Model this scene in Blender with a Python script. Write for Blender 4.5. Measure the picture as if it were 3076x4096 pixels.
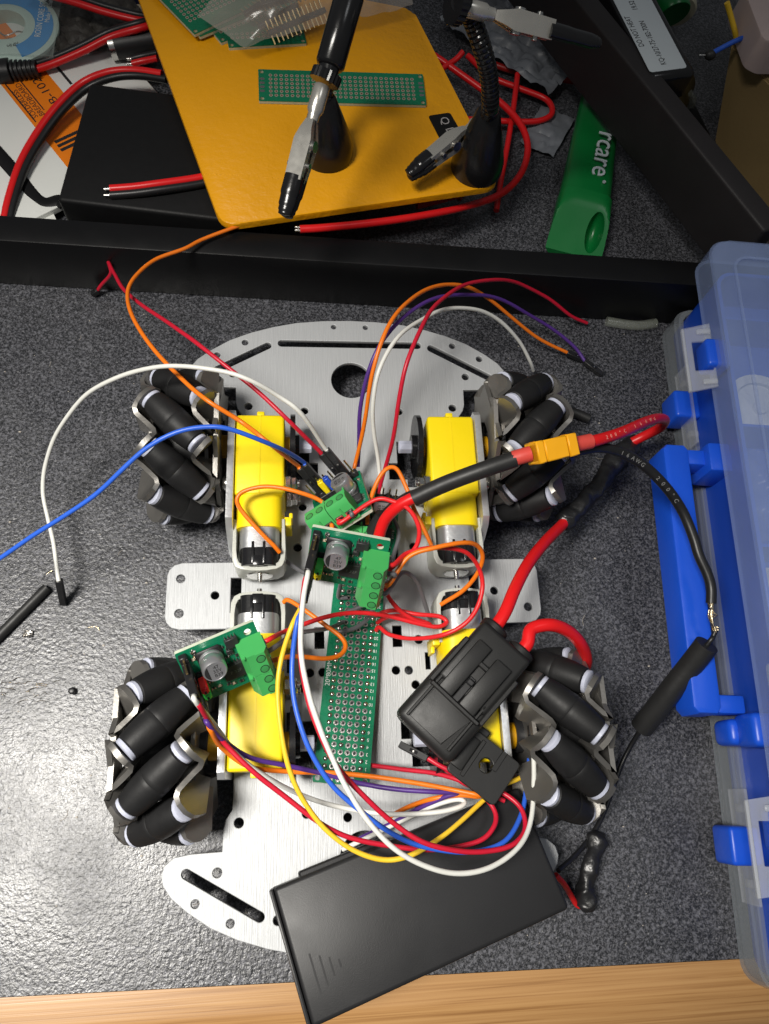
import bpy, bmesh, math, random
from mathutils import Vector, Matrix, noise
random.seed(7)
S = 0.001                                   # everything below is written in millimetres
scene = bpy.context.scene
for o in list(bpy.data.objects): bpy.data.objects.remove(o)
COL = scene.collection

# ------------------------------------------------------------------ camera
F, TH, RO, AP, HC = 3000.0, .36083, .2746, .29867, 308.0
CX, CY = -1.6727, 73.604
_c, _s = math.cos(TH), math.sin(TH)
RZ = Matrix.Rotation(-AP, 3, 'Z')
_fw = Vector((0, _s, -_c)); _r0 = Vector((1, 0, 0)); _u0 = Vector((0, _c, _s))
CAM = RZ @ Vector((-CX, -CY, 0)); CAM.z = HC
c_fw = RZ @ _fw
c_rt = RZ @ (_r0*math.cos(RO) + _u0*math.sin(RO))
c_up = RZ @ (-_r0*math.sin(RO) + _u0*math.cos(RO))
def P(x, y, z=0.0):                         # point at height z that the photograph shows at pixel x, y
    d = c_fw + c_rt*((x-1538)/F) + c_up*((2048-y)/F)
    return CAM + d*((z-HC)/d.z)
K = 3076/1661.0
def Q(x, y, z=0.0): return P(x*K, y*K, z)
cam = bpy.data.cameras.new('camera'); camo = bpy.data.objects.new('camera', cam); COL.objects.link(camo)
R = Matrix((c_rt, c_up, -c_fw)).transposed().to_4x4()
camo.matrix_world = Matrix.Translation(CAM*S) @ R
cam.sensor_fit = 'VERTICAL'; cam.sensor_height = 36.0; cam.lens = 36.0*F/4096.0
cam.clip_start = 0.01; cam.clip_end = 50
scene.camera = camo
def proj(p):
    d = p-CAM; z = d.dot(c_fw); return ((1538+F*d.dot(c_rt)/z)/K, (2048-F*d.dot(c_up)/z)/K, p.z)
scene.render.resolution_x = 769; scene.render.resolution_y = 1024

# ------------------------------------------------------------------ light
world = bpy.data.worlds.new('World'); scene.world = world; world.use_nodes = True
world.node_tree.nodes['Background'].inputs[0].default_value = (.92, .96, 1.0, 1)
world.node_tree.nodes['Background'].inputs[1].default_value = 0.095
def area(name, loc, target, size, power, col, spread=180):
    l = bpy.data.lights.new(name, 'AREA'); l.energy = power; l.shape = 'RECTANGLE'
    l.size, l.size_y = size; l.color = col; l.spread = math.radians(spread)
    o = bpy.data.objects.new(name, l); COL.objects.link(o); o.location = loc
    o.rotation_euler = (Vector(target)-Vector(loc)).to_track_quat('-Z', 'Y').to_euler()
    return o
area('desk_lamp', (-.345, -.085, .80), (-.095, -.085, 0), (.16, .24), 1.45, (1, .96, .89), 57)
area('ceiling_lamp', (.55, .05, 1.45), (0, .15, 0), (.30, .30), 1.25, (.97, .98, 1.0))
vs = scene.view_settings
vs.view_transform = 'Standard'; vs.look = 'None'; vs.exposure = 0.0; vs.gamma = 1.0; vs.use_curve_mapping = False

# ------------------------------------------------------------------ materials
def newmat(name):
    m = bpy.data.materials.new(name); m.use_nodes = True
    return m, m.node_tree.nodes, m.node_tree.links, m.node_tree.nodes['Principled BSDF']
def M(name, col, rough=.5, metal=0.0, bump=None, var=.12, vscale=120, spec=.5, trans=0, sss=0, coat=0, ior=1.45, alpha=1.0, stretch=None, emit=None):
    m, N, L, b = newmat(name)
    tc = N.new('ShaderNodeTexCoord'); mp = N.new('ShaderNodeMapping'); L.new(tc.outputs['Object'], mp.inputs[0])
    if stretch: mp.inputs['Scale'].default_value = stretch
    n = N.new('ShaderNodeTexNoise'); n.inputs['Scale'].default_value = vscale; n.inputs['Detail'].default_value = 5
    L.new(mp.outputs[0], n.inputs[0])
    mix = N.new('ShaderNodeMix'); mix.data_type = 'RGBA'
    mix.inputs[6].default_value = (*[min(1, c*(1-var)) for c in col], 1); mix.inputs[7].default_value = (*[min(1, c*(1+var)) for c in col], 1)
    L.new(n.outputs[0], mix.inputs[0]); L.new(mix.outputs[2], b.inputs['Base Color'])
    mr = N.new('ShaderNodeMapRange'); mr.inputs[3].default_value = max(.03, rough-.08); mr.inputs[4].default_value = min(1, rough+.08)
    n2 = N.new('ShaderNodeTexNoise'); n2.inputs['Scale'].default_value = vscale*2.7; n2.inputs['Detail'].default_value = 4
    L.new(mp.outputs[0], n2.inputs[0]); L.new(n2.outputs[0], mr.inputs[0]); L.new(mr.outputs[0], b.inputs['Roughness'])
    b.inputs['Metallic'].default_value = metal; b.inputs['Specular IOR Level'].default_value = spec
    b.inputs['IOR'].default_value = ior
    b.inputs['Transmission Weight'].default_value = trans; b.inputs['Alpha'].default_value = alpha
    if sss:
        b.inputs['Subsurface Weight'].default_value = sss; b.inputs['Subsurface Radius'].default_value = (.002, .002, .002); b.inputs['Subsurface Scale'].default_value = 1
    b.inputs['Coat Weight'].default_value = coat
    if bump:
        n3 = N.new('ShaderNodeTexNoise'); n3.inputs['Scale'].default_value = bump[0]; n3.inputs['Detail'].default_value = 3
        L.new(mp.outputs[0], n3.inputs[0])
        bp = N.new('ShaderNodeBump'); bp.inputs['Strength'].default_value = bump[1]; bp.inputs['Distance'].default_value = bump[2] if len(bump) > 2 else .0003
        L.new(n3.outputs[0], bp.inputs['Height']); L.new(bp.outputs[0], b.inputs['Normal'])
    return m
def desk_mat():
    m, N, L, b = newmat('laminate')
    tc = N.new('ShaderNodeTexCoord')
    v = N.new('ShaderNodeTexVoronoi'); v.inputs['Scale'].default_value = 900; v.inputs['Randomness'].default_value = 1
    n0 = N.new('ShaderNodeTexNoise'); n0.inputs['Scale'].default_value = 820; n0.inputs['Detail'].default_value = 4; n0.inputs['Roughness'].default_value = .75
    n1 = N.new('ShaderNodeTexNoise'); n1.inputs['Scale'].default_value = 1700; n1.inputs['Detail'].default_value = 2
    big = N.new('ShaderNodeTexVoronoi'); big.inputs['Scale'].default_value = 420
    for q in (v, n0, n1, big): L.new(tc.outputs['Object'], q.inputs['Vector'])
    r0 = N.new('ShaderNodeValToRGB'); e = r0.color_ramp.elements
    e[0].position = .42; e[0].color = (.008, .009, .011, 1); e[1].position = .62; e[1].color = (.12, .122, .138, 1)
    x = e.new(.52); x.color = (.034, .035, .041, 1)
    L.new(n0.outputs[0], r0.inputs[0])
    r1 = N.new('ShaderNodeValToRGB'); e = r1.color_ramp.elements
    e[0].position = .52; e[0].color = (0, 0, 0, 1); e[1].position = .62; e[1].color = (1, 1, 1, 1)
    L.new(n1.outputs[0], r1.inputs[0])
    mx = N.new('ShaderNodeMix'); mx.data_type = 'RGBA'; mx.inputs[7].default_value = (.12, .12, .13, 1)
    ma = N.new('ShaderNodeMath'); ma.operation = 'MULTIPLY'; ma.inputs[1].default_value = .6
    L.new(r1.outputs[0], ma.inputs[0]); L.new(ma.outputs[0], mx.inputs[0]); L.new(r0.outputs[0], mx.inputs[6])
    rb = N.new('ShaderNodeValToRGB'); e = rb.color_ramp.elements
    e[0].position = .10; e[0].color = (1, 1, 1, 1); e[1].position = .16; e[1].color = (0, 0, 0, 1)
    L.new(big.outputs['Distance'], rb.inputs[0])
    sel = N.new('ShaderNodeSeparateColor'); L.new(big.outputs['Color'], sel.inputs[0])
    gt = N.new('ShaderNodeMath'); gt.operation = 'GREATER_THAN'; gt.inputs[1].default_value = .62; L.new(sel.outputs[0], gt.inputs[0])
    mm = N.new('ShaderNodeMath'); mm.operation = 'MULTIPLY'; L.new(gt.outputs[0], mm.inputs[0]); L.new(rb.outputs[0], mm.inputs[1])
    mx2 = N.new('ShaderNodeMix'); mx2.data_type = 'RGBA'; mx2.inputs[7].default_value = (.17, .17, .175, 1)
    L.new(mm.outputs[0], mx2.inputs[0]); L.new(mx.outputs[2], mx2.inputs[6])
    # worn, scuffed places
    w = N.new('ShaderNodeTexNoise'); w.inputs['Scale'].default_value = 26; w.inputs['Detail'].default_value = 8; w.inputs['Roughness'].default_value = .7
    L.new(tc.outputs['Object'], w.inputs[0])
    wr = N.new('ShaderNodeMapRange'); wr.inputs[1].default_value = .35; wr.inputs[2].default_value = .7; wr.inputs[3].default_value = .29; wr.inputs[4].default_value = .44
    L.new(w.outputs[0], wr.inputs[0]); L.new(wr.outputs[0], b.inputs['Roughness'])
    L.new(mx2.outputs[2], b.inputs['Base Color'])
    g = N.new('ShaderNodeTexNoise'); g.inputs['Scale'].default_value = 760; g.inputs['Detail'].default_value = 3
    L.new(tc.outputs['Object'], g.inputs[0])
    bp = N.new('ShaderNodeBump'); bp.inputs['Strength'].default_value = .62; bp.inputs['Distance'].default_value = .0004
    L.new(g.outputs[0], bp.inputs['Height']); L.new(bp.outputs[0], b.inputs['Normal'])
    b.inputs['Specular IOR Level'].default_value = .5
    return m
def wood_mat():
    m, N, L, b = newmat('oak')
    tc = N.new('ShaderNodeTexCoord'); mp = N.new('ShaderNodeMapping'); mp.inputs['Scale'].default_value = (7, 620, 620)
    L.new(tc.outputs['Object'], mp.inputs[0])
    n = N.new('ShaderNodeTexNoise'); n.inputs['Scale'].default_value = 1.6; n.inputs['Detail'].default_value = 8; n.inputs['Distortion'].default_value = .5
    L.new(mp.outputs[0], n.inputs[0])
    r = N.new('ShaderNodeValToRGB'); e = r.color_ramp.elements
    e[0].position = .30; e[0].color = (.25, .12, .04, 1); e[1].position = .66; e[1].color = (.42, .235, .092, 1)
    x = e.new(.45); x.color = (.36, .19, .07, 1)
    L.new(n.outputs[0], r.inputs[0]); L.new(r.outputs[0], b.inputs['Base Color'])
    b.inputs['Roughness'].default_value = .38
    bp = N.new('ShaderNodeBump'); bp.inputs['Strength'].default_value = .25; bp.inputs['Distance'].default_value = .0002
    L.new(n.outputs[0], bp.inputs['Height']); L.new(bp.outputs[0], b.inputs['Normal'])
    return m
def clear_mat(name, tint, opac, rough=.25):
    m, N, L, b = newmat(name)
    b.inputs['Base Color'].default_value = (*tint, 1); b.inputs['Roughness'].default_value = rough; b.inputs['Specular IOR Level'].default_value = .6
    tr = N.new('ShaderNodeBsdfTransparent'); mix = N.new('ShaderNodeMixShader')
    tc = N.new('ShaderNodeTexCoord'); n = N.new('ShaderNodeTexNoise'); n.inputs['Scale'].default_value = 60; n.inputs['Detail'].default_value = 6
    L.new(tc.outputs['Object'], n.inputs[0])
    mr = N.new('ShaderNodeMapRange'); mr.inputs[3].default_value = opac*.75; mr.inputs[4].default_value = min(1, opac*1.25)
    L.new(n.outputs[0], mr.inputs[0]); L.new(mr.outputs[0], mix.inputs[0])
    L.new(tr.outputs[0], mix.inputs[1]); L.new(b.outputs[0], mix.inputs[2])
    bp = N.new('ShaderNodeBump'); bp.inputs['Strength'].default_value = .15; bp.inputs['Distance'].default_value = .0003
    L.new(n.outputs[0], bp.inputs['Height']); L.new(bp.outputs[0], b.inputs['Normal'])
    L.new(mix.outputs[0], N['Material Output'].inputs[0])
    return m
m_desk = desk_mat(); m_wood = wood_mat()
m_alu = M('brushed_aluminium', (.43, .44, .45), .5, .22, (260, .6, .00025), .09, 160, stretch=(14, .35, 1), spec=.3)
m_alu_edge = M('cut_aluminium', (.72, .73, .74), .34, .75, (900, .3), .08, 400)
m_steel = M('bright_steel', (.70, .69, .66), .22, 1.0, None, .06)
m_clip = M('nickel_clip', (.62, .60, .55), .28, .72, None, .06)
m_rim = M('cast_rim_metal', (.23, .22, .205), .40, .75, (900, .25, .0002), .15, 90)
m_can = M('zinc_can', (.50, .51, .52), .38, .8, (700, .3, .0002), .10, 300)
m_yel = M('yellow_abs', (.82, .62, .004), .40, 0, (700, .08), .05, 60, sss=.05)
m_yeldark = M('yellow_boss', (.66, .33, .004), .42, 0, None, .08)
m_rub = M('roller_rubber', (.011, .011, .0115), .52, 0, (1400, .25, .0001), .3, 240, spec=.32)
m_blk = M('black_plastic', (.014, .014, .015), .42, 0, (1500, .2, .0001), .3, 200)
m_blkmatte = M('black_matte_plastic', (.007, .007, .0075), .5, 0, (2600, .35, .0001), .2, 300, spec=.22)
m_blkgloss = M('black_gloss', (.010, .010, .011), .20, 0, (300, .15), .3, 90)
m_batt = M('battery_box_black', (.015, .015, .016), .42, 0, (3000, .3, .0001), .2, 40, spec=.4)
m_fuse = M('fuse_holder_black', (.012, .012, .012), .46, 0, (3200, .4, .0001), .15, 150, spec=.4)
m_tape = M('black_tape', (.012, .012, .013), .36, 0, (260, .5, .0009), .3, 120, spec=.6)
m_shrink = M('heat_shrink_black', (.017, .017, .017), .48, 0, (500, .2, .0003), .3, 120)
m_nylon = M('white_nylon', (.46, .48, .58), .40, 0, None, .05, sss=.2)
m_milk = M('milky_strap', (.62, .63, .57), .32, 0, None, .06, sss=.35, trans=.25)
m_pcb = M('green_solder_mask', (.004, .155, .072), .28, 0, (1500, .08, .0001), .14, 300, spec=.6)
m_pcbedge = M('fibreglass_edge', (.52, .56, .44), .6, 0, (1600, .3), .15, 500)
m_term = M('green_terminal', (.055, .36, .095), .42, 0, (900, .08), .08, 120)
m_tin = M('tinned_pad', (.62, .60, .57), .26, 1.0, (2600, .4, .0002), .2, 900)
m_hole_shade = M('dark_hole', (.01, .01, .011), .6)  # near-black colour painted in for the shade inside openings
m_gold = M('gold_pin', (.72, .52, .24), .28, 1.0)
m_capcan = M('capacitor_can', (.66, .66, .68), .30, .85, None, .05)
m_chip = M('chip_epoxy', (.018, .018, .019), .5, 0, (1200, .2), .3)
m_silk = M('white_print', (.70, .72, .70), .6)
m_blkprint = M('black_print', (.015, .015, .016), .6)
m_plate = M('yellow_powder_coat', (.76, .335, .003), .40, 0, (300, .5, .0008), .10, 30, spec=.5)
m_frame = M('black_steel_frame', (.0045, .0045, .005), .40, 0, (1800, .3, .0001), .25, 40, spec=.3)
m_frame2 = M('grey_steel_beam', (.022, .020, .021), .5, 0, (1500, .4, .0001), .2, 50, spec=.25)
m_green = M('green_tube_plastic', (.003, .145, .030), .30, 0, (60, .05), .12, 30)
m_blue = M('blue_polypropylene', (.010, .065, .46), .34, 0, (500, .1), .14, 30, sss=.08)
m_blue2 = M('blue_handle_plastic', (.010, .085, .62), .36, 0, (700, .12), .08, 40, sss=.08)
m_lid = clear_mat('clear_polypropylene', (.36, .47, .78), .26, .16)
m_clear = clear_mat('clear_tray', (.30, .33, .36), .34, .2)
m_latch = clear_mat('clear_latch', (.60, .63, .68), .24, .3)
m_bag = clear_mat('plastic_bag_film', (.50, .45, .40), .42, .16)
m_glass = clear_mat('clear_glass_tube', (.30, .32, .27), .30, .1)
m_clambox = clear_mat('clear_blister', (.55, .62, .58), .10, .15)
m_foil = M('white_film', (.62, .64, .64), .32, 0, (90, .8, .003), .15, 30)
m_greybag = M('grey_poly_bag', (.15, .16, .18), .42, 0, (60, .4, .002), .25, 25)
m_card = M('cardboard', (.29, .20, .085), .75, 0, (500, .3), .15, 40)
m_paper = M('white_label', (.50, .55, .58), .6, 0, None, .04)
m_white = M('white_plastic', (.72, .73, .70), .45, 0, (60, .1), .06, 25)
m_orangep = M('orange_print', (.80, .20, .004), .5)
m_spool = M('spool_plastic', (.46, .58, .52), .4, 0, None, .05)
m_spoolblue = M('spool_label_blue', (.0, .22, .56), .45)
m_pencil = M('pale_wood', (.50, .42, .30), .6)
W = {}
for n, c in dict(orange=(.76, .17, .008), red=(.66, .018, .022), crimson=(.50, .010, .030), white=(.66, .66, .62), blue=(.025, .11, .58),
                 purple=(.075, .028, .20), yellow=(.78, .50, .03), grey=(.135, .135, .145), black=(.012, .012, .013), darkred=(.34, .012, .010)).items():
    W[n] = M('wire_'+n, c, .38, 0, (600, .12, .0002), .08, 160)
m_redthick = M('red_silicone', (.66, .010, .012), .34, 0, (300, .1), .06, 100)
m_redshrink = M('red_heat_shrink', (.60, .065, .05), .5, 0, (700, .3), .1, 200)
m_xt = M('yellow_connector', (.78, .36, .006), .42, 0, (600, .1), .08)
m_bare = M('copper_tinned_strands', (.62, .52, .36), .3, 1.0, (2500, .6, .0003), .25, 900)
JC = {n: M('jumper_'+n, c, .4) for n, c in dict(yellow=(.80, .62, .01), blue=(.02, .07, .42), green=(.05, .55, .08), red=(.72, .02, .02)).items()}

# ------------------------------------------------------------------ geometry helpers
def V(*a): return Vector(a)
def along(p0, p1, side=None):
    p0, p1 = Vector(p0), Vector(p1); z = (p1-p0).normalized()
    s = Vector(side) if side is not None else (Vector((0, 0, 1)) if abs(z.z) < .9 else Vector((0, 1, 0)))
    x = s.cross(z)
    if x.length < 1e-6: x = Vector((1, 0, 0))
    x.normalize(); y = z.cross(x)
    m = Matrix((x, y, z)).transposed().to_4x4(); m.translation = p0
    return m
def frame(o, ex, ey):                       # columns ex, ey (orthogonalised), normal
    ex = Vector(ex).normalized(); n = ex.cross(Vector(ey)).normalized(); ey = n.cross(ex)
    m = Matrix((ex, ey, n)).transposed().to_4x4(); m.translation = Vector(o); return m
class G:
    def __init__(s): s.bm = bmesh.new()
    def _fin(s, vs, fs, Mx, mi):
        if Mx is not None:
            for v in vs: v.co = Mx @ v.co
        for f in fs: f.material_index = mi
    def box(s, x0, x1, y0, y1, z0, z1, Mx=None, bev=0, seg=2, mi=0):
        b = bmesh.new(); r = bmesh.ops.create_cube(b, size=1)
        for v in b.verts: v.co = Vector(((x0+x1)/2+v.co.x*(x1-x0), (y0+y1)/2+v.co.y*(y1-y0), (z0+z1)/2+v.co.z*(z1-z0)))
        if bev: bmesh.ops.bevel(b, geom=list(b.edges), offset=bev, segments=seg, affect='EDGES', profile=.5)
        s.add(b, Mx, mi); return s
    def add(s, b, Mx=None, mi=0):
        mp = {}
        for v in b.verts: mp[v] = s.bm.verts.new(Mx @ v.co if Mx is not None else v.co)
        for f in b.faces:
            nf = s.bm.faces.new([mp[v] for v in f.verts]); nf.material_index = mi
        b.free()
    def lathe(s, prof, Mx=None, n=24, mi=0, sc=(1, 1), caps=True):
        b = bmesh.new(); rings = []
        for r, h in prof:
            rings.append([b.verts.new((r*sc[0]*math.cos(2*math.pi*i/n), r*sc[1]*math.sin(2*math.pi*i/n), h)) for i in range(n)])
        for a, c in zip(rings, rings[1:]):
            for i in range(n): b.faces.new((a[i], a[(i+1) % n], c[(i+1) % n], c[i]))
        if caps: b.faces.new(rings[0][::-1]); b.faces.new(rings[-1])
        s.add(b, Mx, mi); return s
    def cyl(s, p0, p1, r0, r1=None, n=20, mi=0, bev=0):
        r1 = r0 if r1 is None else r1; L = (Vector(p1)-Vector(p0)).length
        pr = [(r0, 0), (r1, L)] if not bev else [(r0-bev, 0), (r0, bev), (r1, L-bev), (r1-bev, L)]
        return s.lathe(pr, along(p0, p1), n, mi)
    def tube(s, pts, rad, n=10, mi=0, flat=1.0):
        b = s.bm; rings = []; prev = None
        for i, p in enumerate(pts):
            t = (pts[min(i+1, len(pts)-1)]-pts[max(i-1, 0)]).normalized()
            if prev is None:
                a = Vector((0, 0, 1)) if abs(t.z) < .9 else Vector((1, 0, 0)); x = a.cross(t).normalized()
            else:
                x = (prev - t*prev.dot(t)); x = x.normalized() if x.length > 1e-6 else Vector((1, 0, 0))
            prev = x; y = t.cross(x); r = rad[i] if isinstance(rad, (list, tuple)) else rad
            rings.append([b.verts.new(p + x*(r*math.cos(2*math.pi*k/n)) + y*(r*flat*math.sin(2*math.pi*k/n))) for k in range(n)])
        for a, c in zip(rings, rings[1:]):
            for i in range(n): b.faces.new((a[i], a[(i+1) % n], c[(i+1) % n], c[i])).material_index = mi
        b.faces.new(rings[0][::-1]).material_index = mi; b.faces.new(rings[-1]).material_index = mi
        return s
    def prism(s, poly, h0, h1, Mx=None, mi=0, bev=0):
        b = bmesh.new()
        lo = [b.verts.new((x, y, h0)) for x, y in poly]; hi = [b.verts.new((x, y, h1)) for x, y in poly]
        n = len(poly)
        for i in range(n): b.faces.new((lo[i], lo[(i+1) % n], hi[(i+1) % n], hi[i]))
        b.faces.new(lo[::-1]); top = b.faces.new(hi)
        if bev: bmesh.ops.bevel(b, geom=list(top.edges), offset=bev, segments=2, affect='EDGES', profile=.5)
        s.add(b, Mx, mi); return s
    def sphere(s, c, r, Mx=None, mi=0, u=12, v=8, sc=(1, 1, 1)):
        b = bmesh.new(); bmesh.ops.create_uvsphere(b, u_segments=u, v_segments=v, radius=r)
        for q in b.verts: q.co = Vector((q.co.x*sc[0], q.co.y*sc[1], q.co.z*sc[2])) + Vector(c)
        s.add(b, Mx, mi); return s
    def mesh(s, name, sharp=38):
        bmesh.ops.recalc_face_normals(s.bm, faces=s.bm.faces)
        me = bpy.data.meshes.new(name); s.bm.to_mesh(me); s.bm.free(); return fin(me, sharp)
def fin(me, sharp=38):
    for p in me.polygons: p.use_smooth = True
    me.set_sharp_from_angle(angle=math.radians(sharp)); return me
WL = {}
def place(o, parent, wl):
    WL[o] = wl
    if parent is not None:
        o.parent = parent; o.location = wl - WL[parent]
    else: o.location = wl
    COL.objects.link(o); return o
def setmats(me, mats):
    for m in (mats if isinstance(mats, (list, tuple)) else [mats]): me.materials.append(m)
def obj(name, g, mats, parent=None, sharp=38, base=False):
    me = g if isinstance(g, bpy.types.Mesh) else g.mesh(name, sharp)
    n = len(me.vertices); xs = [v.co for v in me.vertices]
    lo = Vector([min(v[i] for v in xs) for i in range(3)]); hi = Vector([max(v[i] for v in xs) for i in range(3)])
    c = (lo+hi)/2
    if base: c.z = lo.z
    me.transform(Matrix.Scale(S, 4) @ Matrix.Translation(-c))
    setmats(me, mats); o = bpy.data.objects.new(name, me)
    return place(o, parent, c*S)
def inst(name, me, parent, Mx):             # shared mesh (already in metres) at world matrix Mx (mm)
    o = bpy.data.objects.new(name, me); wl = Mx.translation*S
    place(o, parent, wl); o.rotation_euler = Mx.to_euler(); return o
def shared(name, g, mats, sharp=38):
    me = g.mesh(name, sharp); me.transform(Matrix.Scale(S, 4)); setmats(me, mats); return me
def thing(name, loc):
    o = bpy.data.objects.new(name, None); o.empty_display_size = .01
    return place(o, None, Vector(loc)*S)
def tag(o, label, cat, group=None):
    o['label'] = label; o['category'] = cat
    if group: o['group'] = group
    return o
def struct(o): o['kind'] = 'structure'; return o
def sheet(outer, holes, z0, z1, Mx=None, bev=0.0, name='sheet'):   # flat plate with real openings
    cu = bpy.data.curves.new(name, 'CURVE'); cu.dimensions = '2D'; cu.fill_mode = 'BOTH'
    cu.extrude = max(1e-5, (z1-z0)/2-bev); cu.bevel_depth = bev; cu.bevel_resolution = 1
    for poly in [outer]+holes:
        sp = cu.splines.new('POLY'); sp.points.add(len(poly)-1); sp.use_cyclic_u = True
        for i, (x, y) in enumerate(poly): sp.points[i].co = (x, y, 0, 1)
    o = bpy.data.objects.new(name, cu); COL.objects.link(o)
    dg = bpy.context.evaluated_depsgraph_get(); me = bpy.data.meshes.new_from_object(o.evaluated_get(dg))
    bpy.data.objects.remove(o); bpy.data.curves.remove(cu); me.materials.clear()
    me.transform(Matrix.Translation((0, 0, (z0+z1)/2)))
    if Mx is not None: me.transform(Mx)
    return fin(me, 30)
def circ(x, y, r, n=24): return [(x+r*math.cos(2*math.pi*i/n), y+r*math.sin(2*math.pi*i/n)) for i in range(n)]
def slot(x0, y0, x1, y1, r, n=8):
    a = math.atan2(y1-y0, x1-x0); out = []
    for i in range(n+1): t = a-math.pi/2+math.pi*i/n; out.append((x1+r*math.cos(t), y1+r*math.sin(t)))
    for i in range(n+1): t = a+math.pi/2+math.pi*i/n; out.append((x0+r*math.cos(t), y0+r*math.sin(t)))
    return out
def rect(x0, x1, y0, y1): return [(x0, y0), (x1, y0), (x1, y1), (x0, y1)]
def rrect(x0, x1, y0, y1, r, n=5):
    o = []
    for cx, cy, a in ((x1-r, y1-r, 0), (x0+r, y1-r, 90), (x0+r, y0+r, 180), (x1-r, y0+r, 270)):
        for i in range(n+1): t = math.radians(a+90*i/n); o.append((cx+r*math.cos(t), cy+r*math.sin(t)))
    return o
def cr(pts, sub=8):                          # Catmull-Rom through points
    p = [Vector(q) for q in pts]; p = [p[0]*2-p[1]]+p+[p[-1]*2-p[-2]]; out = []
    for i in range(1, len(p)-2):
        a, b, c, d = p[i-1:i+3]
        for k in range(sub):
            t = k/sub
            out.append(.5*((2*b)+(c-a)*t+(2*a-5*b+4*c-d)*t*t+(3*b-a-3*c+d)*t**3))
    out.append(p[-2]); return out
def W3(pts): return [q if isinstance(q, Vector) else Q(*q) for q in pts]
def text(s, size, Mx, mat, parent, name='lettering', align='CENTER', th=.03, sx=1.0, bold=0):
    cu = bpy.data.curves.new(name, 'FONT'); cu.body = s; cu.size = size; cu.align_x = align; cu.align_y = 'CENTER'; cu.extrude = th; cu.offset = bold
    cu.resolution_u = 3
    o = bpy.data.objects.new(name, cu); COL.objects.link(o)
    dg = bpy.context.evaluated_depsgraph_get(); me = bpy.data.meshes.new_from_object(o.evaluated_get(dg))
    bpy.data.objects.remove(o); bpy.data.curves.remove(cu); me.materials.clear()
    me.transform(Mx @ Matrix.Diagonal((sx, 1, 1, 1)))
    return obj(name, me, mat, parent)

# ================================================================== SETTING
DA = -.0162
def edge_y(x): return -137.0 + DA*(x-13)
g = G(); b = g.bm
vs_ = [b.verts.new(p) for p in ((-900, edge_y(-900), 0), (900, edge_y(900), 0), (900, 1100, 0), (-900, 1100, 0))]
b.faces.new(vs_); bl = [b.verts.new(v.co-Vector((0, 0, 25))) for v in vs_]
for i in range(4): b.faces.new((vs_[i], bl[i], bl[(i+1) % 4], vs_[(i+1) % 4]))
struct(obj('desk_top', g, m_desk))
g = G(); prof = [(0, .15), (-8.5, .25), (-10.5, .1), (-12, -.5), (-19, -2.2), (-23, -5.0), (-25, -10), (-25.5, -28), (0, -28)]
b = g.bm; rows = []
for k in range(41):
    x = -900+45*k
    rows.append([b.verts.new((x, edge_y(x)-.15+yy, zz)) for yy, zz in prof])
for a, c in zip(rows, rows[1:]):
    for i in range(len(prof)): b.faces.new((a[i], a[(i+1) % len(prof)], c[(i+1) % len(prof)], c[i]))
struct(obj('wooden_edge', g, m_wood, sharp=60))
g = G(); g.box(-2500, 2500, -3500, 1500, -722, -720); struct(obj('floor', g, m_frame2))

# ================================================================== ROBOT CAR
car = tag(thing('robot_car', (0, 0, 0)), 'silver aluminium robot chassis with four yellow motors and black roller wheels', 'robot car')
q = [(0, 126.4), (12, 126), (24, 124.7), (34, 122.4), (44, 119.2), (53, 115.2), (61, 110), (66.5, 105.5), (69.4, 101.5), (70.1, 98.6), (69.2, 95.6), (66.4, 93.2), (61, 92.3), (49.7, 92),
     (49.5, 84.3), (48.7, 81.5), (46.6, 78.4), (46.4, 74), (46.4, 13), (68.6, 13), (71.5, 12.2), (73.4, 10.2), (74, 8)]
half = q + [(x, -y) for x, y in q[::-1]][:-1]
outer = half + [(-x, -y) for x, y in half]
outer = [p for i, p in enumerate(outer) if p != outer[i-1]]
holes = []
for sx in (1, -1):
    for sy in (1, -1):
        holes += [circ(sx*7.2, sy*123.2, 1.45, 14), circ(sx*46.5, sy*114.3, 1.7, 16), circ(sx*58.5, sy*107.7, 1.7, 16), circ(sx*51.4, sy*98.4, 1.9, 16),
                  circ(sx*44.4, sy*82.7, 2, 16), circ(sx*20.5, sy*80.7, 1.9, 16), circ(sx*69, sy*6.9, 2, 16), circ(sx*23.6, sy*19.1, 2, 16),
                  circ(sx*21.5, sy*36.5, 1.9, 16), circ(sx*14.1, sy*30.8, 1.9, 16), circ(sx*19.1, sy*30.9, 1.9, 16) if sy < 0 else circ(sx*14.3, sy*41, 1.9, 16),
                  rect(*sorted((sx*13.1, sx*17.3)), *sorted((sy*13.2, sy*22))),
                  slot(sx*36.6, sy*112.9, sx*62, sy*98.3, 1.9),
                  [(sx*28, sy*45), (sx*22.5, sy*45), (sx*22.5, sy*48.5), (sx*14.8, sy*48.5), (sx*14.8, sy*56.5), (sx*18.5, sy*56.5), (sx*18.5, sy*66.5), (sx*28, sy*66.5)],
                  rect(*sorted((sx*25.5, sx*28)), *sorted((sy*24, sy*31)))]
    holes += [circ(sx*55.6, 0, 1.9, 16), rect(*sorted((sx*45.3, sx*49.9)), -7.2, 7.2)]
for sy in (1, -1): holes += [slot(-30.5, sy*114.2, 30.5, sy*114.2, 1.9), circ(0, sy*96, 9, 40)]
holes.append(circ(-5.8, -82.6, 1.8, 16))
obj('chassis_plate', sheet(outer, holes, 15, 17, bev=.25), m_alu, car)
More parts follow.
